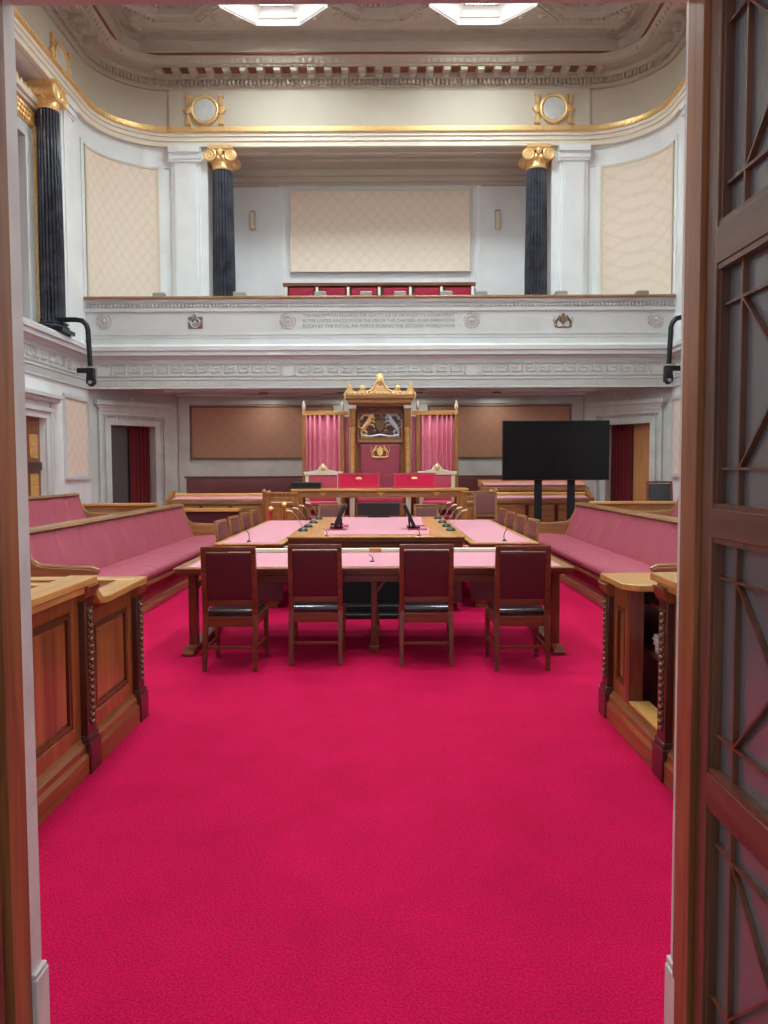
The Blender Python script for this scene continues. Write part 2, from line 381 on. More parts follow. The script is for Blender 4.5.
struct(w.build('trim_13', M['ceil'], smooth=False))
w = MB()                                            # maroon coffers between the modillions
for k in range(-13, 13): w.box((k+.5)*.392-.09, (k+.5)*.392+.09, YB-.5, YB-.24, 10.862, 10.872)
tray = [(-5.78, Y0), (-5.78, 17.6), (-5.45, 18.03), (5.45, 18.03), (5.78, 17.6), (5.78, Y0)]
w.sweep(tray, [(-.03, 11.045), (.02, 11.045), (.02, 11.075), (-.03, 11.075)], True)
struct(w.build('trim_14', M['maroon']))
w = MB(); w.sweep(tray, [(-.12, 11.05), (0, 11.075), (.03, 11.1), (.03, 11.3), (.0, 11.32), (-.12, 11.6)], False)
w.sweep(tray, [(.0, 11.3), (.07, 11.31), (.1, 11.35), (.1, 11.44), (0, 11.44)], True)
for p, d in walk(tray, .075):
    n = Vector((d.y, -d.x)); q = p + n*.085; w.obox((q.x, q.y, 11.34), (.045, .05, .06), rotz(d))
w.sweep(tray, [(.1, 11.42), (.28, 11.41), (.3, 11.37), (.38, 11.37), (.4, 11.42)], False)
for p, d in walk(tray, .075):
    n = Vector((d.y, -d.x)); q = p + n*.34; w.obox((q.x, q.y, 11.36), (.04, .07, .04), rotz(d))
struct(w.build('trim_15', M['ceil'], smooth=False))

# ------------------------------------------------------------------ coffered ceiling
def octv(a, z, cx, cy):
    t = a*math.tan(PI/8)
    return [Vector((cx+x, cy+y, z)) for x, y in ((a,-t),(a,t),(t,a),(-t,a),(-a,t),(-a,-t),(-t,-a),(t,-a))]
ce = MB(); H = 1.1
skylights = []
cy = 16.28; row = 0
def octring(mb, rings, cx, cy):
    prev = None
    for a, z in rings:
        vs = [mb.bm.verts.new(v) for v in octv(a, z, cx, cy)]
        if prev:
            for k in range(8): mb.bm.faces.new((prev[k], prev[(k+1)%8], vs[(k+1)%8], vs[k]))
        prev = vs
    return prev
while cy > 2.4:
    for ix in range(-2, 3):
        cx = ix*2.2; sky = (abs(ix) == 1 and row % 2 == 0)
        a = 1.08; z = 11.37
        t = a*math.tan(PI/8)
        for sx in (-1, 1):
            for sy in (-1, 1):
                ce.face([(cx+sx*t, cy+sy*a, z), (cx+sx*a, cy+sy*t, z), (cx+sx*H, cy+sy*t, z), (cx+sx*H, cy+sy*H, z), (cx+sx*t, cy+sy*H, z)])
        for sx in (-1, 1):
            ce.face([(cx+sx*a, cy-t, z), (cx+sx*a, cy+t, z), (cx+sx*H, cy+t, z), (cx+sx*H, cy-t, z)])
            ce.face([(cx-t, cy+sx*a, z), (cx+t, cy+sx*a, z), (cx+t, cy+sx*H, z), (cx-t, cy+sx*H, z)])
        if sky: skylights.append((cx, cy))
        else:
            last = octring(ce, [(1.08, 11.42), (1.04, 11.36), (.98, 11.36), (.96, 11.42), (.9, 11.44), (.88, 11.56), (.76, 11.56), (.74, 11.62), (.62, 11.63), (.6, 11.74), (.46, 11.74)], cx, cy)
            ce.bm.faces.new(last)
            for rr, zz in ((1.01, 11.35), (.82, 11.55), (.68, 11.62)):       # egg and bead runs
                v = octv(rr, zz, cx, cy)
                for k in range(8):
                    L = (v[(k+1)%8]-v[k]).length; m_ = max(int(L/.1), 2)
                    for j in range(m_):
                        p = v[k].lerp(v[(k+1)%8], (j+.5)/m_); d = (v[(k+1)%8]-v[k]).normalized()
                        ce.obox(p, (.05, .07, .05), rotz(d))
            ce.ball((cx, cy, 11.72), .3, (1, 1, .35), 8)
        # rosettes in the corner spandrels
        if row < 3:
            for sx in (-1, 1):
                for sy in (-1, 1):
                    c0 = Vector((cx+sx*(H-.23), cy+sy*(H-.23)))
                    if abs(c0.x) > 5.45: continue
                    for rr, hh in ((.11, .03), (.06, .06)): ce.lathe([(rr, 0), (rr, -hh), (rr*.6, -hh-.02)], (c0.x, c0.y, z), 12)
                    ce.bar((cx+sx*(t+.05), cy+sy*(H-.04), z), (cx+sx*(H-.04), cy+sy*(t+.05), z), .03, .05)
        
    cy -= 2.2; row += 1
ce.box(-5.9, 5.9, 17.28, 18.1, 11.42, 11.5)
ce.box(-5.9, -5.48, Y0, 18.0, 11.42, 11.5); ce.box(5.48, 5.9, Y0, 18.0, 11.42, 11.5); ce.box(-5.9, 5.9, Y0, 3.0, 11.43, 11.5)
ce.box(-6.6, 6.6, 18.05, 18.9, 11.05, 11.6); ce.box(-6.6, -5.8, Y0, 18.9, 11.05, 11.6); ce.box(5.8, 6.6, Y0, 18.9, 11.05, 11.6)
for sx in (-1, 1): ce.pz([(sx*5.8, 17.55), (sx*5.8, 18.1), (sx*5.4, 18.1)], 11.06, 11.6)
struct(ce.build('ceiling', M['ceil'], smooth=False))
for i, (cx, cy) in enumerate(skylights):
    o = sthing('window_%d' % (i+1), (cx, cy, 11.37))
    m = MB(); octring(m, [(1.09, .01), (1.15, -.02), (1.13, -.05), (.84, .22), (.84, .26)], 0, 0); m.build('splay', M['white'], o, smooth=False)
    m = MB(); octring(m, [(.84, .24), (.8, .2), (.76, .24), (.76, .34), (.7, .34), (.7, .5)], 0, 0)
    for rr, zz in ((.8, .2), (.73, .33)):
        v = octv(rr, zz, 0, 0)
        for k in range(8):
            for j in range(8):
                p = v[k].lerp(v[(k+1)%8], (j+.5)/8); m.obox(p, (.035, .05, .04), rotz((v[(k+1)%8]-v[k]).normalized()))
    m.build('moulding', M['plaster_lt'], o, smooth=False)
    m = MB()
    for k in (-1, 0, 1): m.box(k*.36-.018, k*.36+.018, -.7, .7, .44, .49); m.box(-.7, .7, k*.36-.018, k*.36+.018, .44, .49)
    m.build('glazing_bar', M['greybox'], o, smooth=False)
    m = MB(); m.bm.faces.new([m.bm.verts.new(v) for v in octv(.71, .5, 0, 0)][::-1]); m.build('glazing', M['skyglass'], o)

# ------------------------------------------------------------------ gallery front
gal = sthing('trim_16', (0, YG, 0))
def G(mb, name, m, **k): o = mb.build(name, m, None, **k); o.parent = gal; o.matrix_parent_inverse = Matrix.Translation((0, -YG, 0)); return o
gpath = [(-W+.006, Y0), (-W+.006, YG), (W-.006, YG), (W-.006, Y0)]
m = MB()
m.box(-W, W, YG+.06, YG+.4, 4.2, 5.35)
# string courses of the parapet
def strip(z0, z1, o, mb=None): (mb or m).box(-W, W, YG+.06-o, YG+.1, z0, z1)
strip(5.3, 5.36, .09); strip(5.27, 5.3, .06); strip(5.1, 5.17, .05); strip(5.17, 5.27, .015); strip(4.59, 4.64, .04); strip(4.52, 4.59, .02); strip(4.44, 4.5, .07); strip(4.34, 4.44, .11)
for x in range(-77, 78): m.box(x*.083-.022, x*.083+.022, YG-.01, YG+.05, 5.2, 5.255)
for x in (-4.55, -5.6, -2.4, -3.6, 2.4, 3.6, 4.5, 5.6): pass
G(m, 'parapet', M['marble_matt'], smooth=False)
m = MB(); m.sweep(gpath, [(-.1, 4.05), (.02, 4.05), (.05, 4.1), (.16, 4.12), (.16, 4.2), (.2, 4.22), (.2, 4.31), (.14, 4.36), (-.4, 4.38), (-.4, 4.05)], True)
G(m, 'ledge', M['marble_matt'], smooth=False)
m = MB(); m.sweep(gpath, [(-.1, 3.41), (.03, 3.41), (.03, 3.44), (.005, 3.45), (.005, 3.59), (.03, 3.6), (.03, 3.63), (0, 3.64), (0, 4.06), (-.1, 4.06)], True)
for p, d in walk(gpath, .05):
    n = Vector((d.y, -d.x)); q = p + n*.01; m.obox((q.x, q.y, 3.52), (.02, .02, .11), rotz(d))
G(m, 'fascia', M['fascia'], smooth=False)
# greek key band
m = MB()
def key(org, tx, flip, sq=False):
    u = .043; zb = 3.69
    def seg(a, b):
        (x0, z0), (x1, z1) = a, b
        if flip: x0, x1 = 6-x0, 6-x1
        x0, x1 = sorted((x0, x1)); z0, z1 = sorted((z0, z1))
        c = org + tx*((x0+x1)/2-3)*u
        n = Vector((tx.y, -tx.x)); c = c + n*.012
        m.obox((c.x, c.y, zb+(z0+z1)/2*u), ((x1-x0)*u+.02, .044, (z1-z0)*u+.02), rotz(tx))
    if sq: L = [((0,0),(0,6)), ((0,6),(6,6)), ((6,6),(6,0)), ((6,0),(0,0))]
    else: L = [((0,0),(0,6)), ((0,6),(6,6)), ((6,6),(6,2)), ((6,2),(2,2)), ((2,2),(2,4)), ((2,4),(4.2,4)), ((0,0),(6.9,0))]
    for a, b in L: seg(a, b)
for k in range(-20, 20):
    h = k+.5; x = h*.3125
    if abs(abs(h)-6.5) < .1 or abs(abs(h)-19.5) < .1: key(Vector((x, YG)), Vector((1, 0)), False, True)
    else: key(Vector((x, YG)), Vector((1, 0)), int((h+19.5)//6.5) % 2 == 1)
for s in (-1, 1):
    y = 16.85
    while y > 9: key(Vector((s*W, y)), Vector((0, -s)) , s > 0); y -= .3125
for z0, z1 in ((3.975, 3.99),): m.box(-W, W, YG-.012, YG, z0, z1)
G(m, 'greek_key', M['marble_matt'], smooth=False)
m = MB(); m.box(-W+.02, W-.02, YG-.1, YG+.42, 5.36, 5.4); m.box(-W+.02, W-.02, YG-.06, YG+.3, 5.4, 5.42)
G(m, 'handrail', M['oakx'], bevel=.01)
# carved rosettes
for x in (-6.09, -2.03, 2.03, 6.09):
    m = MB()
    for k in range(16):
        a = 2*PI*k/16; m.ball((x+.165*math.cos(a), YG+.045, 4.9+.165*math.sin(a)), .026, (1, .6, 1), 6)
    m.tube([(x+.1*math.cos(2*PI*k/24), YG+.045, 4.9+.1*math.sin(2*PI*k/24)) for k in range(25)], .018, 6)
    m.ball((x, YG+.05, 4.9), .055, (1, .5, 1), 8)
    G(m, 'rosette', M['marble_pink'])
# badge left, crest right
x = -4.07; m = MB()
m.box(x-.16, x+.16, YG+.04, YG+.06, 4.73, 4.99)
G(m, 'badge_ground', M['bronze'])
m = MB()
m.tube([(x+.1*math.cos(2*PI*k/24), YG+.03, 4.86+.1*math.sin(2*PI*k/24)) for k in range(25)], .02, 6)
m.tube([(x-.17, YG+.03, 4.9), (x-.06, YG+.03, 4.85), (x, YG+.03, 4.8), (x+.06, YG+.03, 4.85), (x+.17, YG+.03, 4.9)], .018, 6)
m.tube([(x-.06, YG+.03, 4.98), (x, YG+.03, 5.06), (x+.06, YG+.03, 4.98)], .022, 6); m.ball((x, YG+.03, 4.87), .04, (1, .4, 1), 6)
G(m, 'badge', M['silver'])
x = 4.05; m = MB()
def beast(m, cx, cy, cz, f, k, d=.5):
    # rearing heraldic animal in low relief, f=+1 faces +x, k = size
    P = lambda u, v: (cx+f*u*k, cy, cz+v*k)
    m.tube([P(-.32, -.25), P(-.2, -.05), P(0, .15), P(.12, .42), P(.2, .6)], [.13*k, .17*k, .18*k, .13*k, .09*k], 8)
    m.ball(P(.26, .66), .13*k, (1.2, .8, .9), 8)
    m.tube([P(.08, .2), P(.35, .32), P(.48, .2)], [.07*k, .05*k, .05*k], 6); m.tube([P(.1, .08), P(.36, .02), P(.44, -.12)], [.07*k, .05*k, .05*k], 6)
    m.tube([P(-.3, -.22), P(-.08, -.42), P(-.2, -.72), P(-.02, -.76)], [.11*k, .08*k, .05*k, .05*k], 6)
    m.tube([P(-.36, -.28), P(-.42, -.55), P(-.36, -.78), P(-.26, -.8)], [.1*k, .06*k, .05*k, .05*k], 6)
    m.tube([P(-.4, -.2), P(-.62, 0), P(-.55, .35), P(-.42, .45), P(-.5, .62)], [.05*k, .04*k, .04*k, .05*k, .02*k], 6)
def crest(m, cx, cy, cz, k):
    beast(m, cx-.42*k, cy, cz, 1, .5*k); beast(m, cx+.42*k, cy, cz, -1, .5*k)
    m.tube([(cx-.62*k, cy, cz-.42*k), (cx-.3*k, cy, cz-.5*k), (cx, cy, cz-.44*k), (cx+.3*k, cy, cz-.5*k), (cx+.62*k, cy, cz-.42*k)], .05*k, 6)
crest(m, x, YG+.045, 4.88, .3)
m.prism([(-.06, .08), (.06, .08), (.06, -.02), (0, -.09), (-.06, -.02)], lambda u, v: (x+u, YG+.02, 4.88+v), lambda u, v: (x+u, YG+.06, 4.88+v))
m.ball((x, YG+.04, 5.0), .035, (1, .6, 1), 6)
G(m, 'coat_of_arms', M['bronze'])
# inscription
def text_mesh(lines, xw, zs, size, y, mat, name):
    objs = []
    for t, z in zip(lines, zs):
        cu = bpy.data.curves.new('t', 'FONT'); cu.body = t; cu.size = size; cu.align_x = 'CENTER'; cu.extrude = .003; cu.offset = -.0004
        to = bpy.data.objects.new('t', cu); C.objects.link(to); bpy.context.view_layer.update()
        dg = bpy.context.evaluated_depsgraph_get(); me = bpy.data.meshes.new_from_object(to.evaluated_get(dg))
        xs = [v.co.x for v in me.vertices]; k = xw/(max(xs)-min(xs)); c = (max(xs)+min(xs))/2
        me.transform(Matrix(((k,0,0,-c*k),(0,0,-1,0),(0,1,0,0),(0,0,0,1)))); me.transform(Matrix.Translation((-.02, y, z)))
        bpy.data.objects.remove(to); objs.append(me)
    bm = bmesh.new()
    for me in objs: bm.from_mesh(me)
    me = bpy.data.meshes.new(name); bm.to_mesh(me); bm.free(); me.materials.append(mat)
    o = bpy.data.objects.new(name, me); C.objects.link(o); return o
ins = text_mesh(["THIS INSCRIPTION RECORDS THE GRATITUDE OF HIS MAJESTY'S GOVERNMENT", "IN THE UNITED KINGDOM FOR THE USE OF THIS CHAMBER AS AN OPERATIONS", "ROOM BY THE ROYAL AIR FORCE DURING THE SECOND WORLD WAR"],
                3.36, (4.975, 4.86, 4.745), .105, YG+.055, M['letter'], 'inscription')
ins.parent = gal; ins.matrix_parent_inverse = Matrix.Translation((0, -YG, 0))
# gallery slab and soffit
m = MB(); m.box(-4.9, 4.9, YG+.1, 20.4, 3.44, 4.1); m.box(-W-.4, W+.4, YG+.1, YB+.3, 3.44, 4.1)
for y0, y1 in ((18.55, 18.75), (17.6, 17.7)): m.box(-4.9, 4.9, y0, y1, 3.38, 3.44)
G(m, 'soffit', M['marble_warm'])

# gallery rail boxes
base = MB(); base.box(-.13, .13, -.1, .1, 0, .07).build
g0 = thing('rail_monitor', '', 'desk unit', (0, 0, 0), 0, 'low grey units along the gallery rail')
m = MB(); m.box(-.13, .13, -.09, .09, 0, .08); m.build('housing', M['greybox'], g0, bevel=.008)
m = MB(); m.obox((0, -.01, .1), (.24, .17, .02), Matrix.Rotation(.12, 3, 'X')); m.build('lid', M['ivory'], g0)
xs = [-4.86, -3.09, -1.31, -.3, .45, 1.47, 2.24, 4.0, 5.78]
wh = ['below the left silk corner panel', 'at the foot of the left black column', 'under the left end of the long silk panel', 'second before the red gallery seats', 'in the middle of the red gallery seats', 'fourth before the red gallery seats', 'just right of the red gallery seats', 'below the pale pilaster right of the black column', 'below the right silk corner panel']
for i, (x, t) in enumerate(zip(xs, wh)):
    lab = 'small grey unit on the gallery rail ' + t
    if i == 0: g0.location = (x, YG+.08, 5.421); g0['label'] = lab
    else: dup(g0, (x, YG+.08, 5.421), 0, lab)
# red gallery seating
gb = thing('gallery_bench', 'long dark wood gallery bench with red seat backs below the silk panel', 'bench', (0, 19.2, 4.93))
m = MB(); m.box(-2.38, 2.34, -.1, .12, 1.17, 1.25); m.box(-2.3, 2.28, 0, .06, .1, 1.17); m.build('back_board', M['mahx'], gb, bevel=.01)
m = MB(); m.box(-2.3, 2.28, -.5, .0, .35, .45); m.build('bench_seat', M['mahx'], gb)
for k in range(6): m = MB(); x = -1.93+k*.77; m.cushion(x-.3, x+.3, -.09, 0, .82, 1.12, .03); m.build('seat_back', M['crimson'], gb)
for k in range(7): m = MB(); x = -2.3+k*.76; m.box(x-.03, x+.03, -.13, -.02, .5, 1.14); m.build('divider', M['cream'], gb)
fp = MB(); fp.box(-4.1, 4.1, 18.6, 20.4, 4.1, 4.8); struct(fp.build('trim_17', M['carpet']))

# ------------------------------------------------------------------ columns
def column(loc, h, r, label, face=(0, -1)):
    c = thing('ionic_column', label, 'column', loc, math.atan2(face[0], -face[1]) if face != (0, -1) else 0, 'black marble columns with gilded capitals')
    n = 176
    fl = lambda k: 1 - .11*(abs(math.sin(PI*(k/n)*22))**.7)
    m = MB(); hs = h-.5
    m.lathe([(r*1.05, .2), (r, .3), (r*1.0, hs*.4), (r*.88, hs)], (0, 0, 0), n, None, fl); m.build('shaft', M['blackm'], c, ang=1.2)
    m = MB(); m.box(-r*1.3, r*1.3, -r*1.3, r*1.3, 0, .08); m.lathe([(r*1.28, .08), (r*1.3, .12), (r*1.15, .15), (r*1.12, .17), (r*1.2, .19), (r*1.1, .22)], (0, 0, 0), 32); m.build('base', M['blackm'], c)
    m = MB(); q = r*.9
    m.lathe([(q, hs-.02), (q*1.06, hs+.02), (q, hs+.05), (q*1.02, hs+.16), (q*1.18, hs+.26), (q*1.1, hs+.3)], (0, 0, 0), 32)
    m.box(-q*1.1, q*1.1, -q*1.2, q*1.2, hs+.36, hs+.44); m.box(-q*1.18, q*1.18, -q*1.3, q*1.3, hs+.42, h)
    for sx in (-1, 1):
        for sy in (-1, 1):
            pts = []
            for k in range(26):
                a = k*.48; rr = .15*(1-k/30)
                pts.append((sx*(q*1.04+rr*math.cos(a+PI/2)), sy*(q*1.15), hs+.27+rr*math.sin(a+PI/2)))
            m.tube(pts, [.03*(1-k/50) for k in range(26)], 6)
            m.lathe([(.14, -.03), (.14, .03)], (sx*q*1.04, sy*q*1.08, hs+.27), 16, Matrix.Rotation(PI/2, 3, 'X'))
        m.lathe([(.13, -q), (.09, -q*.3), (.09, q*.3), (.13, q)], (sx*q*1.04, 0, hs+.27), 14, Matrix.Rotation(PI/2, 3, 'X'))
    for k in range(14):
        a = 2*PI*k/14; m.ball((q*1.1*math.cos(a), q*1.1*math.sin(a), hs+.22), .05, (1, 1, 1.3), 6)
    m.ball((0, -q*1.25, hs+.34), .07, (1, .6, 1.2), 6)
    m.build('capital', M['gold'], c)
    return c
column((-3.76, YB+.12, 4.8), 4.46, .27, 'fluted black marble column with gilded capital on the gallery, left of the long silk panel')
column((3.76, YB+.12, 4.8), 4.46, .27, 'fluted black marble column with gilded capital on the gallery, right of the long silk panel')
column((-6.56, 15.68, 4.36), 4.88, .238, 'fluted black marble column on the left side ledge beside the gilded window', (1, 0))
column((6.56, 15.68, 4.36), 4.88, .238, 'fluted black marble column on the right side ledge behind the entrance door frame', (-1, 0))

# roundels on the frieze
def roundel(loc, rz, label):
    t = thing('wall_roundel', label, 'roundel', loc, rz, 'gold framed roundels on the frieze')
    m = MB(); Rx = Matrix.Rotation(PI/2, 3, 'X')
    m.lathe([(.26, 0), (.26, .04), (.24, .045)], (0, 0, 0), 40, Rx); m.build('disc', M['roundel'], t)
    m = MB(); m.tube([(.3*math.cos(2*PI*k/40), -.04, .3*math.sin(2*PI*k/40)) for k in range(41)], .035, 8)
    for k in range(36):
        a = 2*PI*k/36; m.ball((.345*math.cos(a), -.03, .345*math.sin(a)), .02, (1, 1, 1), 5)
    m.build('ring', M['gold'], t)
    for s in (-1, 1):
        m = MB(); x = s*.39
        m.lathe([(.09, 0), (.09, .05), (.05, .06)], (x, 0, 0), 16, Rx); m.ball((x+s*.1, -.03, 0), .03, (1, 1, .6), 6)
        for q in (-1, 1):
            m.py([(x-.03, q*.1), (x+.03, q*.1), (x+.045, q*.3), (x-.045, q*.3)] if q > 0 else [(x-.045, q*.3), (x+.045, q*.3), (x+.03, q*.1), (x-.03, q*.1)], -.05, 0)
            m.box(x-.06, x+.06, -.06, 0, q*.29, q*.34)
        m.build('bracket', M['gold'], t)
roundel((-4.12, YB-.065, 10.1), 0, 'gold ringed pale roundel above the left black column')
roundel((4.12, YB-.065, 10.1), 0, 'gold ringed pale roundel above the right black column')
roundel((-W+.005, 16.15, 9.93), -PI/2*-1, 'gold ringed roundel on the left side wall frieze, seen edge on')
roundel((W-.005, 16.15, 9.93), -PI/2, 'gold ringed roundel on the right side wall frieze by the door frame')

# ------------------------------------------------------------------ fabric panels
def panel(x0, x1, z0, z1, y, label, fm, frame, nm='fabric_panel'):
    t = thing(nm, label, 'wall panel', ((x0+x1)/2, y, z0)); h = (x1-x0)/2; H_ = z1-z0
    m = MB(); m.box(-h, h, -.02, 0, 0, H_); m.build('fabric', fm, t)
    m = MB(); b = .045
    m.box(-h-b, h+b, -.045, 0, H_, H_+b); m.box(-h-b, h+b, -.045, 0, -b, 0); m.box(-h-b, -h, -.045, 0, 0, H_); m.box(h, h+b, -.045, 0, 0, H_)
    m.build('frame', frame, t, bevel=.008); return t
panel(-2.3, 2.3, 6.78, 8.8, 20.33, 'long beige silk wall panel behind the gallery between the two black columns', M['silk'], M['ivory'])
panel(-4.62, -1.2, 1.92, 3.14, 18.98, 'brown woven wall panel under the gallery, left of the throne', M['hess'], M['bronze'])
panel(1.2, 4.62, 1.92, 3.14, 18.98, 'brown woven wall panel under the gallery behind the television', M['hess'], M['bronze'])
for s in (-1, 1):
    side = 'left' if s < 0 else 'right'
    m = MB(); arc = [(-W+R+R*math.cos(PI-(PI/2)*t/40), YB-R+R*math.sin(PI-(PI/2)*t/40)) for t in range(3, 35)]
    if s > 0: arc = [(-x, y) for x, y in reversed(arc)]
    cp = thing('curved_fabric_panel', 'tall curved beige silk panel in the %s rounded corner above the gallery' % side, 'wall panel', (0, 0, 4.9))
    m.sweep(arc, [(0, .0), (.02, .0), (.02, 3.83), (0, 3.83)], True); m.build('fabric', M['silk'], cp, ang=.3)
    m = MB()
    m.sweep(arc, [(0, 3.83), (.04, 3.83), (.04, 3.87), (0, 3.87)], True)
    for a, b in ((0, 1), (30, 31)):
        m.sweep(arc[a:b+1], [(0, 0), (.035, 0), (.035, 3.85), (0, 3.85)], True)
    m.build('frame', M['ivory'], cp, ang=.3)
    sp = thing('side_fabric_panel', 'small beige fabric panel on the %s side wall beside the door surround' % side, 'wall panel', (s*(W-.0), 16.5, 1.5))
    m = MB(); m.box(0, -s*.02, -.58, .58, 0, 1.62); m.build('fabric', M['silk'], sp)
    m = MB(); m.box(0, -s*.05, .58, .64, -.08, 1.7); m.box(0, -s*.05, -.64, -.58, -.08, 1.7); m.box(0, -s*.05, -.58, .58, 1.62, 1.7); m.box(0, -s*.05, -.58, .58, -.08, 0); m.build('frame', M['marble_matt'], sp)
# sconces
for x, nm in ((-3.3, 'left'), (3.05, 'right')):
    t = thing('wall_sconce', 'small white wall light on the marble %s of the long silk panel' % nm, 'wall light', (x, 20.4, 7.85), 0, 'white wall lights behind the gallery')
    m = MB(); m.px([(0, .05), (0, .45), (-.1, .42), (-.14, .3), (-.08, 0), (0, -.02)], -.05, .05); m.build('shade', M['ivory'], t, bevel=.01)
    m = MB(); m.box(-.06, .06, -.03, .0, .0, .48); m.build('back_plate', M['greybox'], t)

# ------------------------------------------------------------------ gilded side windows in the loggias
for s in (-1, 1):
    side = 'left' if s < 0 else 'right'
    o = sthing('window_%d' % (20+(s > 0)), (s*(W+.6), 14.6, 4.36))
    X = lambda d: -s*d
    m = MB()
    for e in (-1, 1): m.box(0, X(.25), e*1.05-.18*0, e*.72, 0, 3.75)
    m.box(0, X(.25), -1.05, 1.05, 3.75, 4.0); m.build('architrave', M['marble_matt'], o, bevel=.01)
    m = MB()
    for e in (-1, 1): m.box(X(.0), X(.3), e*1.02, e*1.12, 0, 4.15)
    for e in (-1, 1):
        z = .05
        while z < 4.1: m.ball((X(.3), e*1.07, z), .045, (1, 1, 1.1), 5); z += .1
    m.box(0, X(.27), -1.05, 1.05, 4.0, 4.35)
    for k in range(-9, 10):
        for zz in (4.08, 4.18, 4.28): m.ball((X(.28), k*.11+(.05 if zz == 4.18 else 0), zz), .05, (.8, 1, 1), 5)
    m.build('gilded_border', M['gold'], o)
    m = MB(); m.box(0, X(.42), -1.2, 1.2, 4.42, 4.55); m.box(0, X(.36), -1.15, 1.15, 4.35, 4.42)
    for e in (-1, 1): m.px([(e*1.12, 3.6), (e*1.3, 3.7), (e*1.3, 3.85), (e*1.16, 3.9), (e*1.28, 4.35), (e*1.12, 4.35)], X(.1), X(.32))
    m.build('cornice', M['plaster_lt'], o, bevel=.008)
    m = MB()
    for k in range(-6, 7): 
        hh = .12 if abs(k) > 1 else .14
        m.px([(k*.17-.07, 4.55), (k*.17+.07, 4.55), (k*.17+.05, 4.55+hh*.7), (k*.17, 4.55+hh), (k*.17-.05, 4.55+hh*.7)], X(.3), X(.38))
    m.lathe([(.17, 0), (.17, .06)], (X(.3), 0, 4.68), 16, Matrix.Rotation(PI/2, 3, 'Y'))
    m.build('cresting', M['gold'], o)
    m = MB(); m.box(X(.0), X(.02), -.72, .72, 0, 3.75); m.build('pane', M['smoky'], o)
    m = MB()
    m.grid(lambda u, v: (X(.08+.03*math.sin(u*28)), .30+u*.4, v*3.72), 40, 1); m.grid(lambda u, v: (X(.08+.03*math.sin(u*28)), -.70+u*.4, v*3.72), 40, 1)
    m.build('drape', plain('brown_drape', (92, 66, 50), .8) if s < 0 else bpy.data.materials['brown_drape'], o)

    for k, y in enumerate((11.0, 7.4, 3.9)):
        q = dup(o, (o.location.x, y, 4.36)); q.name = 'window_%d' % (22+k+(3 if s > 0 else 0))
        for ch in kids(q):
            if ch.name.startswith('pane'): ch.data = ch.data.copy(); ch.data.materials[0] = M['dayglass']
# side doors, ground floor
for s in (-1, 1):
    o = sthing('door_%d' % (3 if s < 0 else 4), (s*W, 14.475, 0))
    X = lambda d: -s*d
    m = MB()
    for a, b, d in ((.53, .66, .05), (.66, .74, .09)):
        m.box(X(-.02), X(d), a, b, 0, 2.62+(a-.53)); m.box(X(-.02), X(d), -b, -a, 0, 2.62+(a-.53)); m.box(X(-.02), X(d), -b, b, 2.62+a-.53, 2.62+b-.53)
    m.box(X(0), X(.12), -1.0, 1.0, 2.95, 3.02); m.box(X(0), X(.18), -1.05, 1.05, 3.02, 3.1)
    m.box(X(0), X(.03), .78, .9, 0, 2.95)
    z = .1
    while z < 2.9: m.box(X(0), X(.05), .8, .88, z, z+.04); z += .075
    m.build('surround', M['marble_matt'], o, bevel=.006)
    m = MB(); m.box(X(-.14), X(-.1), -.525, .525, .0, 2.62); m.build('leaf', M['walnut'], o)
    for z0, z1 in ((.35, 1.55), (1.85, 2.3)):
        for a in (-.4, .08):
            m = MB(); m.box(X(-.1), X(-.085), a, a+.32, z0, z1); m.build('panel', M['topy'], o, bevel=.01)
    m = MB(); m.box(X(-.1), X(-.05), -.5, .5, 1.62, 1.78); m.build('lock_rail', M['deskdk'], o, bevel=.01)

dl = thing('recessed_downlight', '', 'lamp', (0, 0, 3.37), 0, 'recessed lamps in the gallery soffit')
m = MB(); m.lathe([(.09, .0), (.11, 0), (.11, .03), (.09, .03)], (0, 0, 0), 20); m.build('trim_ring', M['bronze'], dl)
for i, (x, t_) in enumerate([(-2.75, 'outer left'), (2.75, 'outer right'), (-.9, 'over the throne, left'), (.9, 'over the throne, right')]):
    lab = 'small recessed lamp in the underside of the gallery, ' + t_
    if i == 0: dl.location = (x, 18.3, 3.4); dl['label'] = lab
    else: dup(dl, (x, 18.3, 3.4), 0, lab)
    l = bpy.data.lights.new('downlight', 'AREA'); l.shape = 'DISK'; l.size = .5; l.energy = 7; l.color = (1, .95, .88)
    lo = bpy.data.objects.new('downlight', l); C.objects.link(lo); lo.location = (x, 18.3, 3.36)
# ------------------------------------------------------------------ lower far wall (under the gallery)
DG0, DG1 = Vector((-6.5, 17.3)), Vector((-4.95, 19.0))
w = MB()
w.box(-4.95, 4.95, 19.0, 19.4, .45, 3.5)
for s in (-1, 1):
    w.box(s*4.95, s*4.68, 18.94, 19.0, .45, 3.3); w.box(s*4.95, s*1.0, 18.94, 19.0, 3.22, 3.32); w.box(s*4.85, s*.6, 18.93, 19.0, 1.46, 1.8)
w.box(-1.0, 1.0, 18.92, 19.0, 2.9, 3.0)
struct(w.build('trim_18', M['marble_warm']))
for s in (-1, 1):
    t = thing('wall_seat_back', 'long wine coloured padded strip on the far wall %s of the throne' % ('left' if s < 0 else 'right'), 'wall padding', (s*2.8, 18.98, .95))
    m = MB(); m.cushion(-1.98, 1.98, -.05, .0, .02, .46, .02); m.build('padding', M['wine2'], t)
    m = MB(); m.box(-2.02, 2.02, -.06, 0, .47, .51); m.box(-2.02, 2.02, -.06, 0, -.03, .02); m.build('frame', M['mahx'], t)
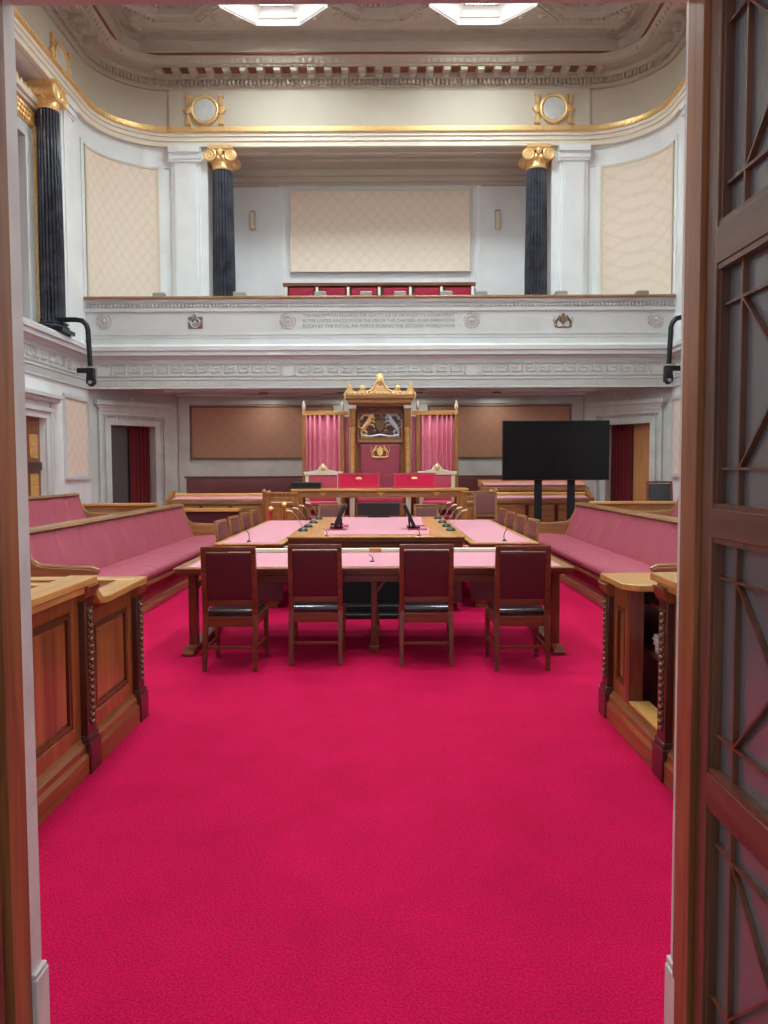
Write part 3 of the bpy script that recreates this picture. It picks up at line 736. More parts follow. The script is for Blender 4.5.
for s in (-1, 1):
    A = Vector((s*6.5, 17.3)); B = Vector((s*4.95, 19.0)); T = (B-A).normalized(); L = (B-A).length; N = Vector((T.y, -T.x)) * (1 if s < 0 else -1)
    Rm = Matrix(((T.x, -N.x, 0), (T.y, -N.y, 0), (0, 0, 1)))    # x along, -y toward the room
    o = sthing('door_%d' % (5 if s < 0 else 6), (A.x, A.y, .45)); o.rotation_euler = Rm.to_euler() if Rm.determinant() > 0 else (0, 0, 0)
    if Rm.determinant() < 0:
        # mirrored side: run from B to A
        T = -T; Rm = Matrix(((T.x, -N.x, 0), (T.y, -N.y, 0), (0, 0, 1))); o.location = (B.x, B.y, .45); o.rotation_euler = Rm.to_euler()
    mid = L/2 + .1*s; a, b = mid-.565, mid+.565; zt = 2.2
    m = MB(); m.box(-.2, a, 0, .3, -.45, 3.1); m.box(b, L+.2, 0, .3, -.45, 3.1); m.box(a, b, 0, .3, zt, 3.1); m.build('wall_face', M['marble_warm'], o)
    m = MB()
    for e0, e1, d in ((0, .14, .05), (.14, .22, .02), (.22, .3, .08)):
        m.box(a-e1, a-e0, -d, 0, -.0, zt+e0); m.box(b+e0, b+e1, -d, 0, 0, zt+e0); m.box(a-e1, b+e1, -d, 0, zt+e0, zt+e1)
    m.box(a-.3, b+.3, -.1, 0, zt+.3, zt+.38); m.box(a-.34, b+.34, -.12, 0, zt+.38, zt+.44); m.box(a-.38, b+.38, -.18, 0, zt+.44, zt+.54)
    z = .1
    while z < zt+.2: m.box(a-.205, a-.155, -.05, 0, z, z+.04); m.box(b+.155, b+.205, -.05, 0, z, z+.04); z += .08
    x = a-.2
    while x < b+.2: m.box(x, x+.04, -.05, 0, zt+.155, zt+.205); x += .08
    m.build('surround', M['marble_warm'], o, bevel=.005)
    # right half / left half fillings
    ca, cb = (mid+.02, b) if s < 0 else (a, mid-.02)
    ga, gb_ = (a, mid+.02) if s < 0 else (mid-.02, b)
    m = MB(); m.box(ga, gb_, .28, .3, 0, zt); m.build('panel' if s > 0 else 'pane', M['smoky'] if s < 0 else M['warmw'], o)
    m = MB(); m.box(a-.1, b+.1, .6, .62, 0, zt+.1); m.build('backing', M['dark'], o)
    cu = thing('curtain', 'dark red curtain hanging in the %s corner doorway under the gallery' % ('left' if s < 0 else 'right'), 'curtain', o.location, 0); cu.rotation_euler = o.rotation_euler
    m = MB(); m.grid(lambda u, v: (ca+u*(cb-ca), .2+.035*math.sin(u*34)+.01*math.sin(u*71), .02+v*(zt-.02)), 60, 3); m.build('cloth', M['redcur'], cu)
    m = MB(); m.tube([(ca-.02, .2, zt-.03), (cb, .2, zt-.03)], .015, 6); m.build('rod', M['bronze'], cu)

# ------------------------------------------------------------------ entrance wall, reveals, doors
w = MB()
w.box(-W-.5, -.888, 2.06, Y0, 0, 11.6); w.box(.912, W+.5, 2.06, Y0, 0, 11.6); w.box(-.9, .92, 2.06, Y0, 2.845, 11.6)
struct(w.build('wall_near', M['marble_pink']))
w = MB(); w.box(-.915, -.872, 2.067, Y0+.012, 0, .185); w.box(-.915, -.876, 2.068, Y0+.008, .185, .2)
struct(w.build('baseboard_left', M['marble_pink'], bevel=.004))
w = MB(); w.box(.9, .93, 2.065, Y0+.012, 0, .185); w.box(.905, .93, 2.066, Y0+.015, .185, .205)
struct(w.build('baseboard_right', M['marble_pink'], bevel=.004))
w = MB(); w.box(-1.05, -.885, 1.965, 2.062, 0, 2.95); struct(w.build('trim_19', M['walnut'], bevel=.002))
w = MB(); w.box(.9, 1.05, 1.985, 2.085, 0, 2.95); struct(w.build('trim_20', M['walnut'], bevel=.002))
w = MB(); w.box(-1.2, 1.2, 1.985, 2.075, 2.84, 3.2); struct(w.build('trim_21', M['deskdk'], bevel=.002))
for s in (-1, 1):
    fx = -.897 if s < 0 else .915; y1 = 1.935 if s < 0 else 1.979
    o = sthing('door_%d' % (1 if s < 0 else 2), (fx, y1, 0))
    X = lambda d: s*d
    DW = M['doorw']; ph = [(.15, .75), (.83, 1.43), (1.5, 2.1), (2.19, 2.77)]
    m = MB()
    m.box(0, X(.05), 0, -.06, .01, 2.82); m.box(0, X(.05), -.68, -.88, .01, 2.82); 
    zz = [.01]+[z for p in ph for z in p]+[2.82]
    m.build('stile', DW, o, bevel=.002)
    for i in range(0, len(zz), 2):
        m = MB(); m.box(X(.0), X(.05), -.06, -.68, zz[i], zz[i+1]); m.build('rail', M['doorwy'], o, bevel=.002)
    for z0, z1 in ph:
        m = MB(); m.box(X(.03), X(.036), -.06, -.68, z0, z1); pn = m.build('pane', M['glassy'], o)
        m = MB(); b = .0065
        m.box(X(.008), X(.03), -.06, -.072, z0, z1); m.box(X(.008), X(.03), -.668, -.68, z0, z1); m.box(X(.004), X(.03), -.06, -.68, z0, z0+.014); m.box(X(.004), X(.03), -.06, -.68, z1-.014, z1)
        ya, yb = -.165, -.575
        for y in (ya, yb): m.box(X(.016), X(.03), y-b/2, y+b/2, z0, z1)
        for z in (z0+.1, z1-.1): m.box(X(.016), X(.03), -.06, -.68, z-b/2, z+b/2)
        m.bar((X(.022), ya, z0+.1), (X(.022), yb, z1-.1), b, .013, (1, 0, 0)); m.bar((X(.022), ya, z1-.1), (X(.022), yb, z0+.1), b, .013, (1, 0, 0))
        m.build('lattice', DW, o)
#FURNITURE
# ------------------------------------------------------------------ chairs
def make_chair(name, label, group, wd, wx, backm, seatm, h=1.0):
    t = thing(name, label, 'chair', (0, 0, 0), 0, group); a = .2
    for s in (-1, 1):
        m = MB(); m.bar((s*(a+.005), -.25, 0), (s*a, -.2, .45), .034, .036, (0, 1, 0), .042, .044); m.build('leg', wd, t, bevel=.004)
        m = MB(); m.bar((s*(a+.01), .21, 0), (s*(a+.01), .2, .43), .03, .03, (0, 1, 0), .042, .042); m.build('leg', wd, t, bevel=.004)
    m = MB()
    for s in (-1, 1): m.bar((s*a, -.2, .44), (s*a, -.255, h-.03), .044, .042, (0, 1, 0), .04, .032)
    m.bar((-a-.018, -.257, h-.02), (a+.018, -.257, h-.02), .034, .04, (0, 0, 1)); m.bar((-a, -.213, .545), (a, -.213, .545), .026, .05, (0, 0, 1))
    m.build('back_frame', wx, t, bevel=.005)
    m = MB(); Mx = Matrix.Translation((0, -.235, .76)) @ Matrix.Rotation(.12, 4, 'X'); hh = (h-.05-.57)/2
    m.cushion(-a+.02, a-.02, -.018, .022, -hh, hh, .012, Mx); m.build('backrest', backm, t)
    m = MB(); m.box(-a, a, -.215, -.19, .35, .43); m.box(-a, a, .19, .215, .35, .43)
    for s in (-1, 1): m.box(s*a-.013, s*a+.013, -.2, .2, .35, .43)
    m.build('seat_frame', wx, t, bevel=.003)
    m = MB(); m.cushion(-a-.005, a+.005, -.2, .225, .425, .485, .025); m.build('seat', seatm, t)
    m = MB()
    for s in (-1, 1): m.bar((s*a, -.225, .17), (s*(a+.01), .2, .17), .018, .028)
    m.bar((-a, -.21, .18), (a, -.21, .18), .018, .024); m.build('stretcher', wx, t, bevel=.003)
    return t
fc = make_chair('dining_chair', '', 'wine backed chairs along the near side of the front table', M['mah'], M['mahx'], M['wine'], M['blackl'])  # same chair as the side ones, backlit darkness put into its colours
fc['category'] = 'chair'
spots = [(-1.135, 6.32, -.03, 'leftmost'), (-.475, 6.49, .01, 'second from left'), (.44, 6.46, -.02, 'third from left'), (1.185, 6.31, .02, 'rightmost')]
for i, (x, y, rz, w_) in enumerate(spots):
    lab = 'dark chair with wine leather back, %s of the four at the front table' % w_
    if i == 0: fc.location = (x, y, 0); fc.rotation_euler = (0, 0, rz); fc['label'] = lab
    else: dup(fc, (x, y, 0), rz, lab)
sc = make_chair('side_chair', '', 'leather backed oak chairs along the wing tables', M['oakz'], M['oakx'], M['wine2'], M['wine2'])  # lighter copy of the front chair, leather reflections put into the base colour
n = 0
ordn = ['nearest', 'second nearest', 'third nearest', 'farthest']
for s in (-1, 1):
    for i, y in enumerate((9.8, 10.65, 11.5, 12.35)):
        lab = 'oak leather backed chair at the %s wing table, %s of its four' % ('left' if s < 0 else 'right', ordn[i])
        x = s*1.75; rz = s*(PI/2+.1)
        if n == 0: sc.location = (x, y, 0); sc.rotation_euler = (0, 0, rz); sc['label'] = lab; sc.scale = (1, 1, .97)
        else: dup(sc, (x, y, 0), rz, lab)
        n += 1
kc = make_chair('clerk_chair', 'low oak chair with dark leather back behind the centre table, left of the black monitor', 'dark leather clerk chairs behind the centre table', M['oakz'], M['oakx'], M['wine2'], M['wine2'])
kc.location = (-.85, 13.2, 0); kc.rotation_euler = (0, 0, PI)
dup(kc, (.82, 13.2, 0), PI, 'low oak chair with dark leather back behind the centre table, right of the black monitor')
kd = make_chair('attendant_chair', 'oak chair with dark brown leather back beside the screen right of the throne table', 'attendant chairs', M['oakz'], M['oakx'], M['wine2'], M['wine2'])
kd.location = (1.98, 14.2, .2); kd.rotation_euler = (0, 0, PI)
bc = make_chair('visitor_chair', 'wide wooden chair with black leather back behind the right hand barrier near the doorway', 'visitor chairs', M['mah'], M['mahx'], M['blackl'], M['blackl'])
bc.location = (5.5, 14.9, .36); bc.rotation_euler = (0, 0, PI); bc.scale = (1.15, 1, 1)

# ------------------------------------------------------------------ tables
def table_top(t, x0, x1, y0, y1, z, th, inset, wm, nm='table_top'):
    m = MB(); m.box(x0+.012, x1-.012, y0+.012, y1-.012, z-th, z-.014); m.box(x0+.03, x1-.03, y0+.03, y1-.03, z-th-.025, z-th); m.build('shade_toned_edge_moulding', M['mahx'], t, bevel=.004)  # dark wood layers: shadow on the edge faces put into the colour
    m = MB(); m.box(x0, x1, y0, y1, z-.016, z); tt = m.build(nm, wm, t, bevel=.006)
    m = MB(); m.box(x0+inset[0], x1-inset[1], y0+inset[2], y1-inset[3], z, z+.004); m.build('leather_inlay', M['tablep'], tt)
ft = thing('front_table', 'long table with pink leather top and wood rim behind the four wine chairs', 'table', (0, 7.25, 0))
table_top(ft, -1.73, 1.73, -.66, .66, .76, .04, (.1, .1, .06, .12), M['oakx'])
m = MB(); m.box(-1.45, 1.45, -.6, -.575, .63, .69); m.box(-1.45, 1.45, .5, .52, .55, .69); m.build('apron', M['mahx'], ft, bevel=.003)
for x in (-1.6, 1.6, 0):
    for y in (-.5, .45):
        m = MB()
        if x == 0:
            m.box(-.024, .024, y-.03, y+.03, .12, .69); m.py([(-.024, .24), (.024, .24), (.032, .12), (.042, .06), (-.042, .06), (-.032, .12)], y-.05, y+.05)
            m.bar((0, y, .5), (.14, y, .68), .02, .03)
        else: m.box(x-.035, x+.035, y-.02, y+.08, .06, .69); m.bar((x, y+.03, .52), (x-.12*(1 if x > 0 else -1), y+.03, .68), .02, .03)
        m.build('leg', M['mah'], ft, bevel=.004)
    m = MB()
    if x == 0: m.box(-.045, .045, -.58, .55, 0, .06)
    else: m.px([(-.7, 0), (.55, 0), (.55, .065), (-.64, .065), (-.7, .03)], x-.05, x+.05)
    m.build('foot', M['mah'], ft, bevel=.006)
for x0, x1 in ((-1.5, -.06), (.06, 1.5)):
    m = MB(); m.box(x0, x1, .56, .64, .764, .8); m.build('cream_rim', M['cream'], ft, bevel=.004)
m = MB(); m.box(-.06, .06, .55, .65, .764, .803); m.build('rim_block', M['topx'], ft, bevel=.004)
# wing tables
for s in (-1, 1):
    wt = thing('wing_table', 'long side table with pink leather top on the %s of the raised centre table' % ('left' if s < 0 else 'right'), 'table', (s*1.47, 10.85, 0), 0, 'pink topped wing tables')
    y0, y1 = -2.05, 2.05
    m = MB(); m.box(-.39, .39, y0+.01, y1-.01, .7, .745); m.build('shade_toned_edge_moulding', M['mahx'], wt, bevel=.004)  # dark layer paints shadow onto the wing table's edge faces
    m = MB(); m.box(-.4, .4, y0, y1, .742, .76); m.build('table_top', M['topy'], wt, bevel=.004)
    m = MB(); m.box(-.33, .33, y0+.07, y1-.05, .76, .764); m.build('leather_inlay', M['tablep'], wt)
    m = MB(); m.box(-.38, .38, y0+.05, y0+.08, .1, .7); m.build('modesty_panel', M['winedk'], wt)
    for y in (y0+.15, y1-.15):
        for x in (-.16, .06): m = MB(); m.box(x, x+.05, y-.03, y+.03, .05, .69); m.build('leg', M['oakz'], wt, bevel=.004)
        m = MB(); m.box(-.32, .32, y-.06, y+.06, 0, .05); m.build('foot', M['deskz'], wt, bevel=.006)
    m = MB(); m.box(s*-.465, s*-.405, -2.0, -1.9, .62, .72); m.build('corner_block', M['ivory'], wt)
# centre table
ct = thing('centre_table', 'raised central table with pink leather top and broad oak borders', 'table', (0, 10.4, 0))
Y_0, Y_1 = -1.85, 1.75
m = MB(); m.box(-.985, .985, Y_0+.015, Y_1-.015, .79, .845); m.box(-.97, .97, Y_0+.03, Y_1-.02, .74, .79); m.build('shade_toned_edge_moulding', M['mahx'], ct, bevel=.006)  # two dark layers, edge shadow under the top painted as darker wood
m = MB(); m.box(-1.0, 1.0, Y_0, Y_1, .842, .86); m.build('table_top', M['topy'], ct, bevel=.005)
m = MB(); m.pz([(-.6, Y_0+.25), (.6, Y_0+.25), (.66, -.75), (.6, -.6), (.66, Y_1-.1), (-.66, Y_1-.1), (-.6, -.6), (-.66, -.75)], .86, .864); m.build('leather_inlay', M['tablep'], ct)
for s in (-1, 1):
    for y in (-.9, -.3):
        m = MB(); m.box(s*.38, s*.62, y-.1, y+.12, .864, .868); m.build('inset_well', M['crimson'], ct)
for a_ in (Y_0+.06, Y_1-.1): m = MB(); m.box(-.96, .96, a_, a_+.03, .1, .74); m.build('modesty_panel', M['winedk'], ct)
for s in (-1, 1): m = MB(); m.box(s*.96, s*.9, Y_0+.08, Y_1-.08, .1, .74); m.build('side_panel', M['deskdk'], ct)
m = MB(); m.box(-.88, .62, -2.2, -1.86, .0, .05); m.box(-.86, .6, -2.05, -1.86, .05, .12); m.build('plinth', M['black'], ct, bevel=.008)
m = MB(); m.box(-.8, .55, -1.95, -1.84, .67, .73); m.build('cable_tray', M['black'], ct, bevel=.005)
for q_ in ((-.55, .42, .12, .36), (-.75, -.55, .45, .68), (.5, .68, .36, .62)): m = MB(); m.box(q_[0], q_[1], -1.86, -1.795, q_[2], q_[3]); m.build('equipment_box', M['blackmat'], ct, bevel=.004)
# microphones
mic = thing('gooseneck_microphone', '', 'microphone', (0, 0, 0), 0, 'gooseneck microphones on the tables')
m = MB(); m.lathe([(.06, 0), (.06, .012), (.045, .03), (.018, .04)], (0, 0, 0), 16); m.build('base', M['black'], mic)
m = MB(); m.tube([(0, 0, .03), (-.035, .01, .1), (-.08, .02, .18), (-.13, .02, .235)], .004, 6); m.build('neck', M['steel'], mic)
m = MB(); m.tube([(-.13, .02, .235), (-.16, .015, .245), (-.2, 0, .25)], [.009, .01, .008], 8); m.build('head', M['ivory'], mic)
first = True
for s in (-1, 1):
    for i, y in enumerate((9.35, 10.0, 10.75, 11.6)):
        lab = 'gooseneck microphone on the %s oak border of the centre table, %s of four' % ('left' if s < 0 else 'right', ordn[i])
        if first: mic.location = (s*.9, y, .862); mic['label'] = lab; first = False
        else: dup(mic, (s*.9, y, .862), 0 if s < 0 else PI, lab)
tm = thing('thin_microphone', '', 'microphone', (0, 0, 0), 0, 'thin bent microphones at the near table edges')
m = MB(); m.lathe([(.025, 0), (.025, .01), (.012, .02)], (0, 0, 0), 12); m.build('base', M['black'], tm)
m = MB(); m.tube([(0, 0, .01), (.008, 0, .05), (.0, 0, .1), (-.03, 0, .14)], .005, 6); m.build('neck', M['black'], tm)
for i, (x, y, z, k, lab) in enumerate([(-1.5, 9.0, .764, 1, 'near end of the left wing table'), (1.5, 9.0, .764, -1, 'near end of the right wing table'), (-.56, 8.62, .86, .6, 'near edge of the centre table, left part'), (.48, 8.62, .86, .6, 'near edge of the centre table, right part'), (-.02, 7.0, .766, .45, 'middle of the front table')]):
    lab = 'thin bent black microphone on the ' + lab
    if i == 0: tm.location = (x, y, z); tm['label'] = lab
    else: dup(tm, (x, y, z), 0 if k > 0 else PI, lab, (1, 1, abs(k)))
# conference monitors
def monitor(loc, rz, tilt, w_, h_, label):
    t = thing('desk_monitor', label, 'monitor', loc, rz, 'black monitors on the centre table')
    Rm = Matrix.Rotation(tilt, 3, 'X'); c = Rm @ Vector((0, 0, h_/2+.01))
    m = MB(); m.obox(c+Vector((0, 0, .015)), (w_, .04, h_), Rm); m.build('housing', M['black'], t, bevel=.008)
    m = MB(); m.obox(c+Rm @ Vector((0, -.022 if tilt > .2 else .022, 0))+Vector((0, 0, .015)), (w_-.03, .004, h_-.03), Rm); m.build('screen', M['screen'], t)
    m = MB(); m.box(-w_*.25, w_*.25, -.09, .07, 0, .014); m.bar((0, -.06, .01), tuple(c+Rm @ Vector((0, -.015, -.02))), .05, .02); m.build('stand', M['blackmat'], t)
    return t
monitor((0, 12.0, .87), 0, .12, .66, .2, 'wide black monitor at the far end of the centre table, seen from behind')
monitor((-.52, 9.7, .87), PI/2, .42, .34, .3, 'tilted black tablet monitor on the left half of the centre table')
monitor((.47, 9.7, .87), -PI/2, .42, .34, .3, 'tilted black tablet monitor on the right half of the centre table')
monitor((-.56, 10.35, .87), PI/2, .42, .3, .26, 'second tilted black tablet monitor, just behind the left one on the centre table')

# ------------------------------------------------------------------ benches
def bench(s, xf, y0, y1, zb, h, label, cut=True):
    """upholstered side bench; xf = |x| of the seat front edge; backs against the aisle wall side"""
    t = thing('upholstered_bench', label, 'bench', (s*xf, (y0+y1)/2, zb), 0, 'rose leather benches along both sides'); L = (y1-y0)/2
    X = lambda d: s*d
    m = MB(); m.box(X(.04), X(.62), -L, L, .0, .30); m.build('base', M['crimson'], t)
    m = MB(); m.box(X(.0), X(.05), -L, L, 0, .1); m.box(X(-.01), X(.02), -L, L, 0, .06); m.box(X(-0.02), X(.62), -L, L, .29, .345); m.build('seat_rail', M['oaky'], t, bevel=.005)
    ns = 4
    for k in range(ns):
        a = -L+2*L*k/ns; b = a+2*L/ns
        m = MB(); NP = [(.66, .36), (.0, .35), (-.035, .37), (-.05, .41), (-.03, .45), (.02, .475), (.12, .49), (.3, .492), (.5, .475), (.66, .46)]
        rows = []; nn = 28
        for i in range(nn+1):
            u = i/nn; e_ = min(1, min(u, 1-u)*9)**.5; bl = .93+.07*e_+(.006*math.sin(u*23+k) if 0 < i < nn else 0)
            rows.append([m.bm.verts.new((X(.3+(px_-.3)*(.985+.015*e_)), a+(b-a)*u, .36+(pz_-.36)*bl)) for px_, pz_ in NP])
        for i in range(nn):
            for j in range(len(NP)):
                q = (j+1) % len(NP); m.bm.faces.new((rows[i][j], rows[i+1][j], rows[i+1][q], rows[i][q]))
        m.bm.faces.new(rows[0]); m.bm.faces.new(rows[-1][::-1])
        m.build('seat_cushion', M['bench'], t, ang=.9)
    # reclined back with faint tucks
    m = MB(); nb = 9
    prof = [(.60, .44), (.63, .5), (.70, .66), (.77, .83), (.82, h-.05), (.86, h-.03), (.9, h-.03), (.72, .44)]
    n = nb*16
    rows = []
    for i in range(n+1):
        u = i/n; y = -L+2*L*u; f_ = abs(math.sin(PI*nb*u))**.35
        row = []
        for j, (px_, pz_) in enumerate(prof):
            d = .016*f_ if 1 <= j <= 4 else 0
            row.append(m.bm.verts.new((X(px_-d), y, pz_)))
        rows.append(row)
    for i in range(n):
        for j in range(len(prof)):
            k = (j+1) % len(prof); m.bm.faces.new((rows[i][j], rows[i+1][j], rows[i+1][k], rows[i][k]))
    m.bm.faces.new(rows[0]); m.bm.faces.new(rows[-1][::-1])
    m.build('back_cushion', M['bench'], t, ang=.8)
    m = MB(); m.prism([(.78, h-.035), (.8, h), (.98, h+.0), (1.0, h-.02), (.98, h-.05), (.92, h-.06)], lambda u, v: (X(u), -L-.02, v), lambda u, v: (X(u), L+.02, v)); m.box(X(.9), X(.96), -L, L, 0, h-.04)
    m.box(X(.895), X(.965), -L, L, 0, .12)
    m.build('back_rail', M['oaky'], t, bevel=.008)
    for e in (-1, 1):
        m = MB()
        P = [(.1, 0), (.98, 0), (.98, h), (.86, h+.01), (.82, h-.02), (.76, .8), (.7, .7), (.62, .665), (.12, .64), (.08, .62), (.1, .59), (.14, .57), (.14, .3)]
        m.prism(P, lambda u, v: (X(u), e*L, v), lambda u, v: (X(u), e*(L+.05), v)); m.build('end_panel', M['oakx'], t, bevel=.006)
        m = MB(); pts = [(X(.87), e*(L+.02), h), (X(.8), e*(L+.02), .87), (X(.735), e*(L+.02), .74), (X(.66), e*(L+.02), .68), (X(.4), e*(L+.02), .66), (X(.14), e*(L+.02), .655), (X(.08), e*(L+.02), .63), (X(.1), e*(L+.02), .6)]
        m.tube(pts, .021, 8); m.build('arm_rail', M['oakx'], t)
    return t
bench(-1, 2.62, 7.5, 13.4, 0, 1.02, 'long rose leather bench on the left side of the chamber, front row')
bench(1, 2.62, 7.5, 13.4, 0, 1.02, 'long rose leather bench on the right side of the chamber, front row')
bench(-1, 4.35, 7.5, 13.2, .2, 1.02, 'rose leather bench in the second row behind the left front bench')
bench(1, 4.35, 7.5, 13.2, .2, 1.02, 'rose leather bench in the second row behind the right front bench')

# ------------------------------------------------------------------ near desks
DP = {1: 1.56, -1: 1.51}
def framed_side(t, s, y0, y1, z1, name='side_panel', fm=.1):
    """panelled aisle face in the plane x = s*1.5 between y0 and y1"""
    X = lambda d: s*(DP[s]+d)
    m = MB(); m.box(X(0.02), X(.06), y0, y1, .18, z1-.05)
    m.box(X(0), X(.03), y0, y1, .18, .27); m.box(X(0), X(.03), y0, y1, z1-.17, z1-.05)
    m.box(X(0), X(.03), y0, y0+fm, .2, z1-.05); m.box(X(0), X(.03), y1-fm, y1, .2, z1-.05)
    sp_ = m.build(name, M['deskz'], t, bevel=.004)
    m = MB()
    a, b, c, d = y0+fm, y1-fm, .27, z1-.17
    for w_, o in ((.0, .012), (.015, .003)):
        m.box(X(o), X(.03), a+w_, a+w_+.015, c+w_, d-w_); m.box(X(o), X(.03), b-w_-.015, b-w_, c+w_, d-w_); m.box(X(o), X(.03), a+w_, b-w_, c+w_, c+w_+.015); m.box(X(o), X(.03), a+w_, b-w_, d-w_-.015, d-w_)
    m.build('panel_moulding', M['panelw'], sp_)
    m = MB(); m.box(X(.012), X(.022), a+.045, b-.045, c+.045, d-.045); m.build('figured_panel', M['burl'], sp_, bevel=.004)
def plinth(t, s, y0, y1):
    X = lambda d: s*(DP[s]+d); m = MB()
    m.px([(0, 0)], 0, 1) if False else None
    P = [(-.045, 0), (-.045, .1), (-.03, .12), (-.03, .15), (-.01, .17), (.0, .19), (.06, .19), (.06, 0)]
    m.prism(P, lambda u, v: (X(u), y0, v), lambda u, v: (X(u), y1, v)); m.build('plinth', M['desky'], t, bevel=.003)
def carved_post(t, s, y, z1, wd=.12):
    X = lambda d: s*(DP[s]+d); m = MB()
    m.box(X(-.035), X(.06), y-wd/2, y+wd/2, .2, z1-.12); m.box(X(-.055), X(.06), y-wd/2-.015, y+wd/2+.015, 0, .17)
    m.box(X(-.045), X(.06), y-wd/2-.008, y+wd/2+.008, .17, .2); m.box(X(-.045), X(.06), y-wd/2-.008, y+wd/2+.008, z1-.13, z1-.11)
    po = m.build('post', M['deskdk'], t, bevel=.004)
    m = MB(); z = .26
    while z < z1-.17:                                     # pierced husk carving up the post
        m.ball((X(-.04), y, z), .018, (.8, 1, .8), 6); m.ball((X(-.038), y-.022, z+.017), .009, (.8, 1, 1.4), 5); m.ball((X(-.038), y+.022, z+.017), .009, (.8, 1, 1.4), 5); z += .037
    m.build('carved_strip', M['bronze'], po)
    m = MB(); m.prism([(-.07, z1-.05), (-.055, z1-.1), (-.035, z1-.13), (.06, z1-.13), (.06, z1-.05)], lambda u, v: (X(u), y-wd/2-.01, v), lambda u, v: (X(u), y+wd/2+.01, v)); m.build('post_cap', M['deskz'], t, bevel=.004)
# left desk: tall part y 2.7..4.1, low part 4.1..4.95
s = -1; X = lambda d: s*(DP[s]+d)
t = thing('panelled_desk_enclosure', 'panelled walnut desk enclosure at the near left, with figured panels and stepped top rail', 'desk', (0, 0, 0), 0, 'panelled desk ends by the entrance')
framed_side(t, s, 2.7, 4.0, 1.05); framed_side(t, s, 4.12, 4.86, .93)
plinth(t, s, 2.7, 4.9); carved_post(t, s, 4.06, 1.05); carved_post(t, s, 4.9, .93)
m = MB(); m.box(X(-.06), X(.09), 2.7, 4.12, 1.0, 1.04); m.box(X(-.04), X(.06), 2.7, 4.1, .96, 1.0)
m.build('top_rail', M['topy'], t, bevel=.006)
m = MB(); m.prism([(4.11, 1.04), (4.135, .99), (4.15, .95), (4.2, .915), (4.28, .905), (4.98, .915), (4.98, .875), (4.28, .865), (4.16, .88), (4.11, .93)], lambda u, v: (X(-.06), u, v), lambda u, v: (X(.09), u, v)); m.build('swept_rail', M['topy'], t, bevel=.004)
m = MB(); m.box(X(0), X(1.5), 4.86, 4.96, .15, .84); m.build('return_panel', M['deskz'], t)
m = MB(); m.box(X(-.02), X(1.5), 4.84, 4.98, .876, .915); m.build('return_rail', M['topx'], t, bevel=.006)
m = MB(); m.box(X(.06), X(1.5), 4.06, 4.1, .15, .96); m.build('divider', M['deskdk'], t)
m = MB(); m.box(X(.06), X(1.5), 4.03, 4.13, .96, 1.0); m.build('divider_rail', M['topx'], t, bevel=.005)
m = MB(); m.box(X(.1), X(1.5), 3.3, 3.7, .7, .74); m.build('writing_shelf', M['topx'], t)
# right desk: cabinet y 4.35..4.95, opening 4.0..4.35, near part y 2.7..3.95
s = 1
t = thing('panelled_desk_enclosure', 'panelled walnut desk enclosure at the near right, with an open gap between cabinets', 'desk', (0, 0, 0), 0, 'panelled desk ends by the entrance')
framed_side(t, s, 4.6, 4.88, .92, 'side_panel', .055); framed_side(t, s, 2.7, 3.86, 1.05)
plinth(t, s, 2.7, 4.95); carved_post(t, s, 4.94, .92); carved_post(t, s, 3.92, 1.05)
m = MB(); m.pz([(X(-.05), 4.56), (X(-.05), 5.03), (X(1.4), 5.03), (X(1.4), 4.48), (X(.03), 4.48)], .88, .92); m.build('cabinet_top', M['topx'], t, bevel=.006)
m = MB(); m.box(X(.07), X(1.4), 4.9, 4.96, .0, .88); m.build('cabinet_body', M['deskdk'], t)
m = MB(); m.box(X(.0), X(.085), 4.56, 4.598, .19, .88); m.build('cabinet_stile', M['mah'], t, bevel=.003)
m = MB(); m.box(X(-.0), X(.12), 3.99, 4.555, .192, .21); m.build('threshold', M['topy'], t, bevel=.003)
m = MB(); m.box(X(-.07), X(.12), 2.7, 4.02, 1.02, 1.06); m.box(X(-.04), X(.06), 2.7, 4.0, .98, 1.02); m.build('top_rail', M['topy'], t, bevel=.006)
m = MB(); m.box(X(.12), X(1.4), 3.9, 4.02, 1.02, 1.06); m.build('return_rail', M['topx'], t, bevel=.006)
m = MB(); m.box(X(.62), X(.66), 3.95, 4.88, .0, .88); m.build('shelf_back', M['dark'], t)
for z_ in (.48, .78): m = MB(); m.box(X(.13), X(.61), 4.0, 4.88, z_, z_+.02); m.build('shelf', M['mahx'], t)
pp = thing('paper_stack', 'stack of papers on the shelf inside the near right desk', 'papers', (1.83, 4.42, .501))
for k in range(7):
    m = MB(); m.obox((random.uniform(-.01, .01), random.uniform(-.01, .01), .008+k*.016), (.24, .3, .013), Matrix.Rotation(random.uniform(-.08, .08), 3, 'Z')); m.build('paper', M['paper'], pp)

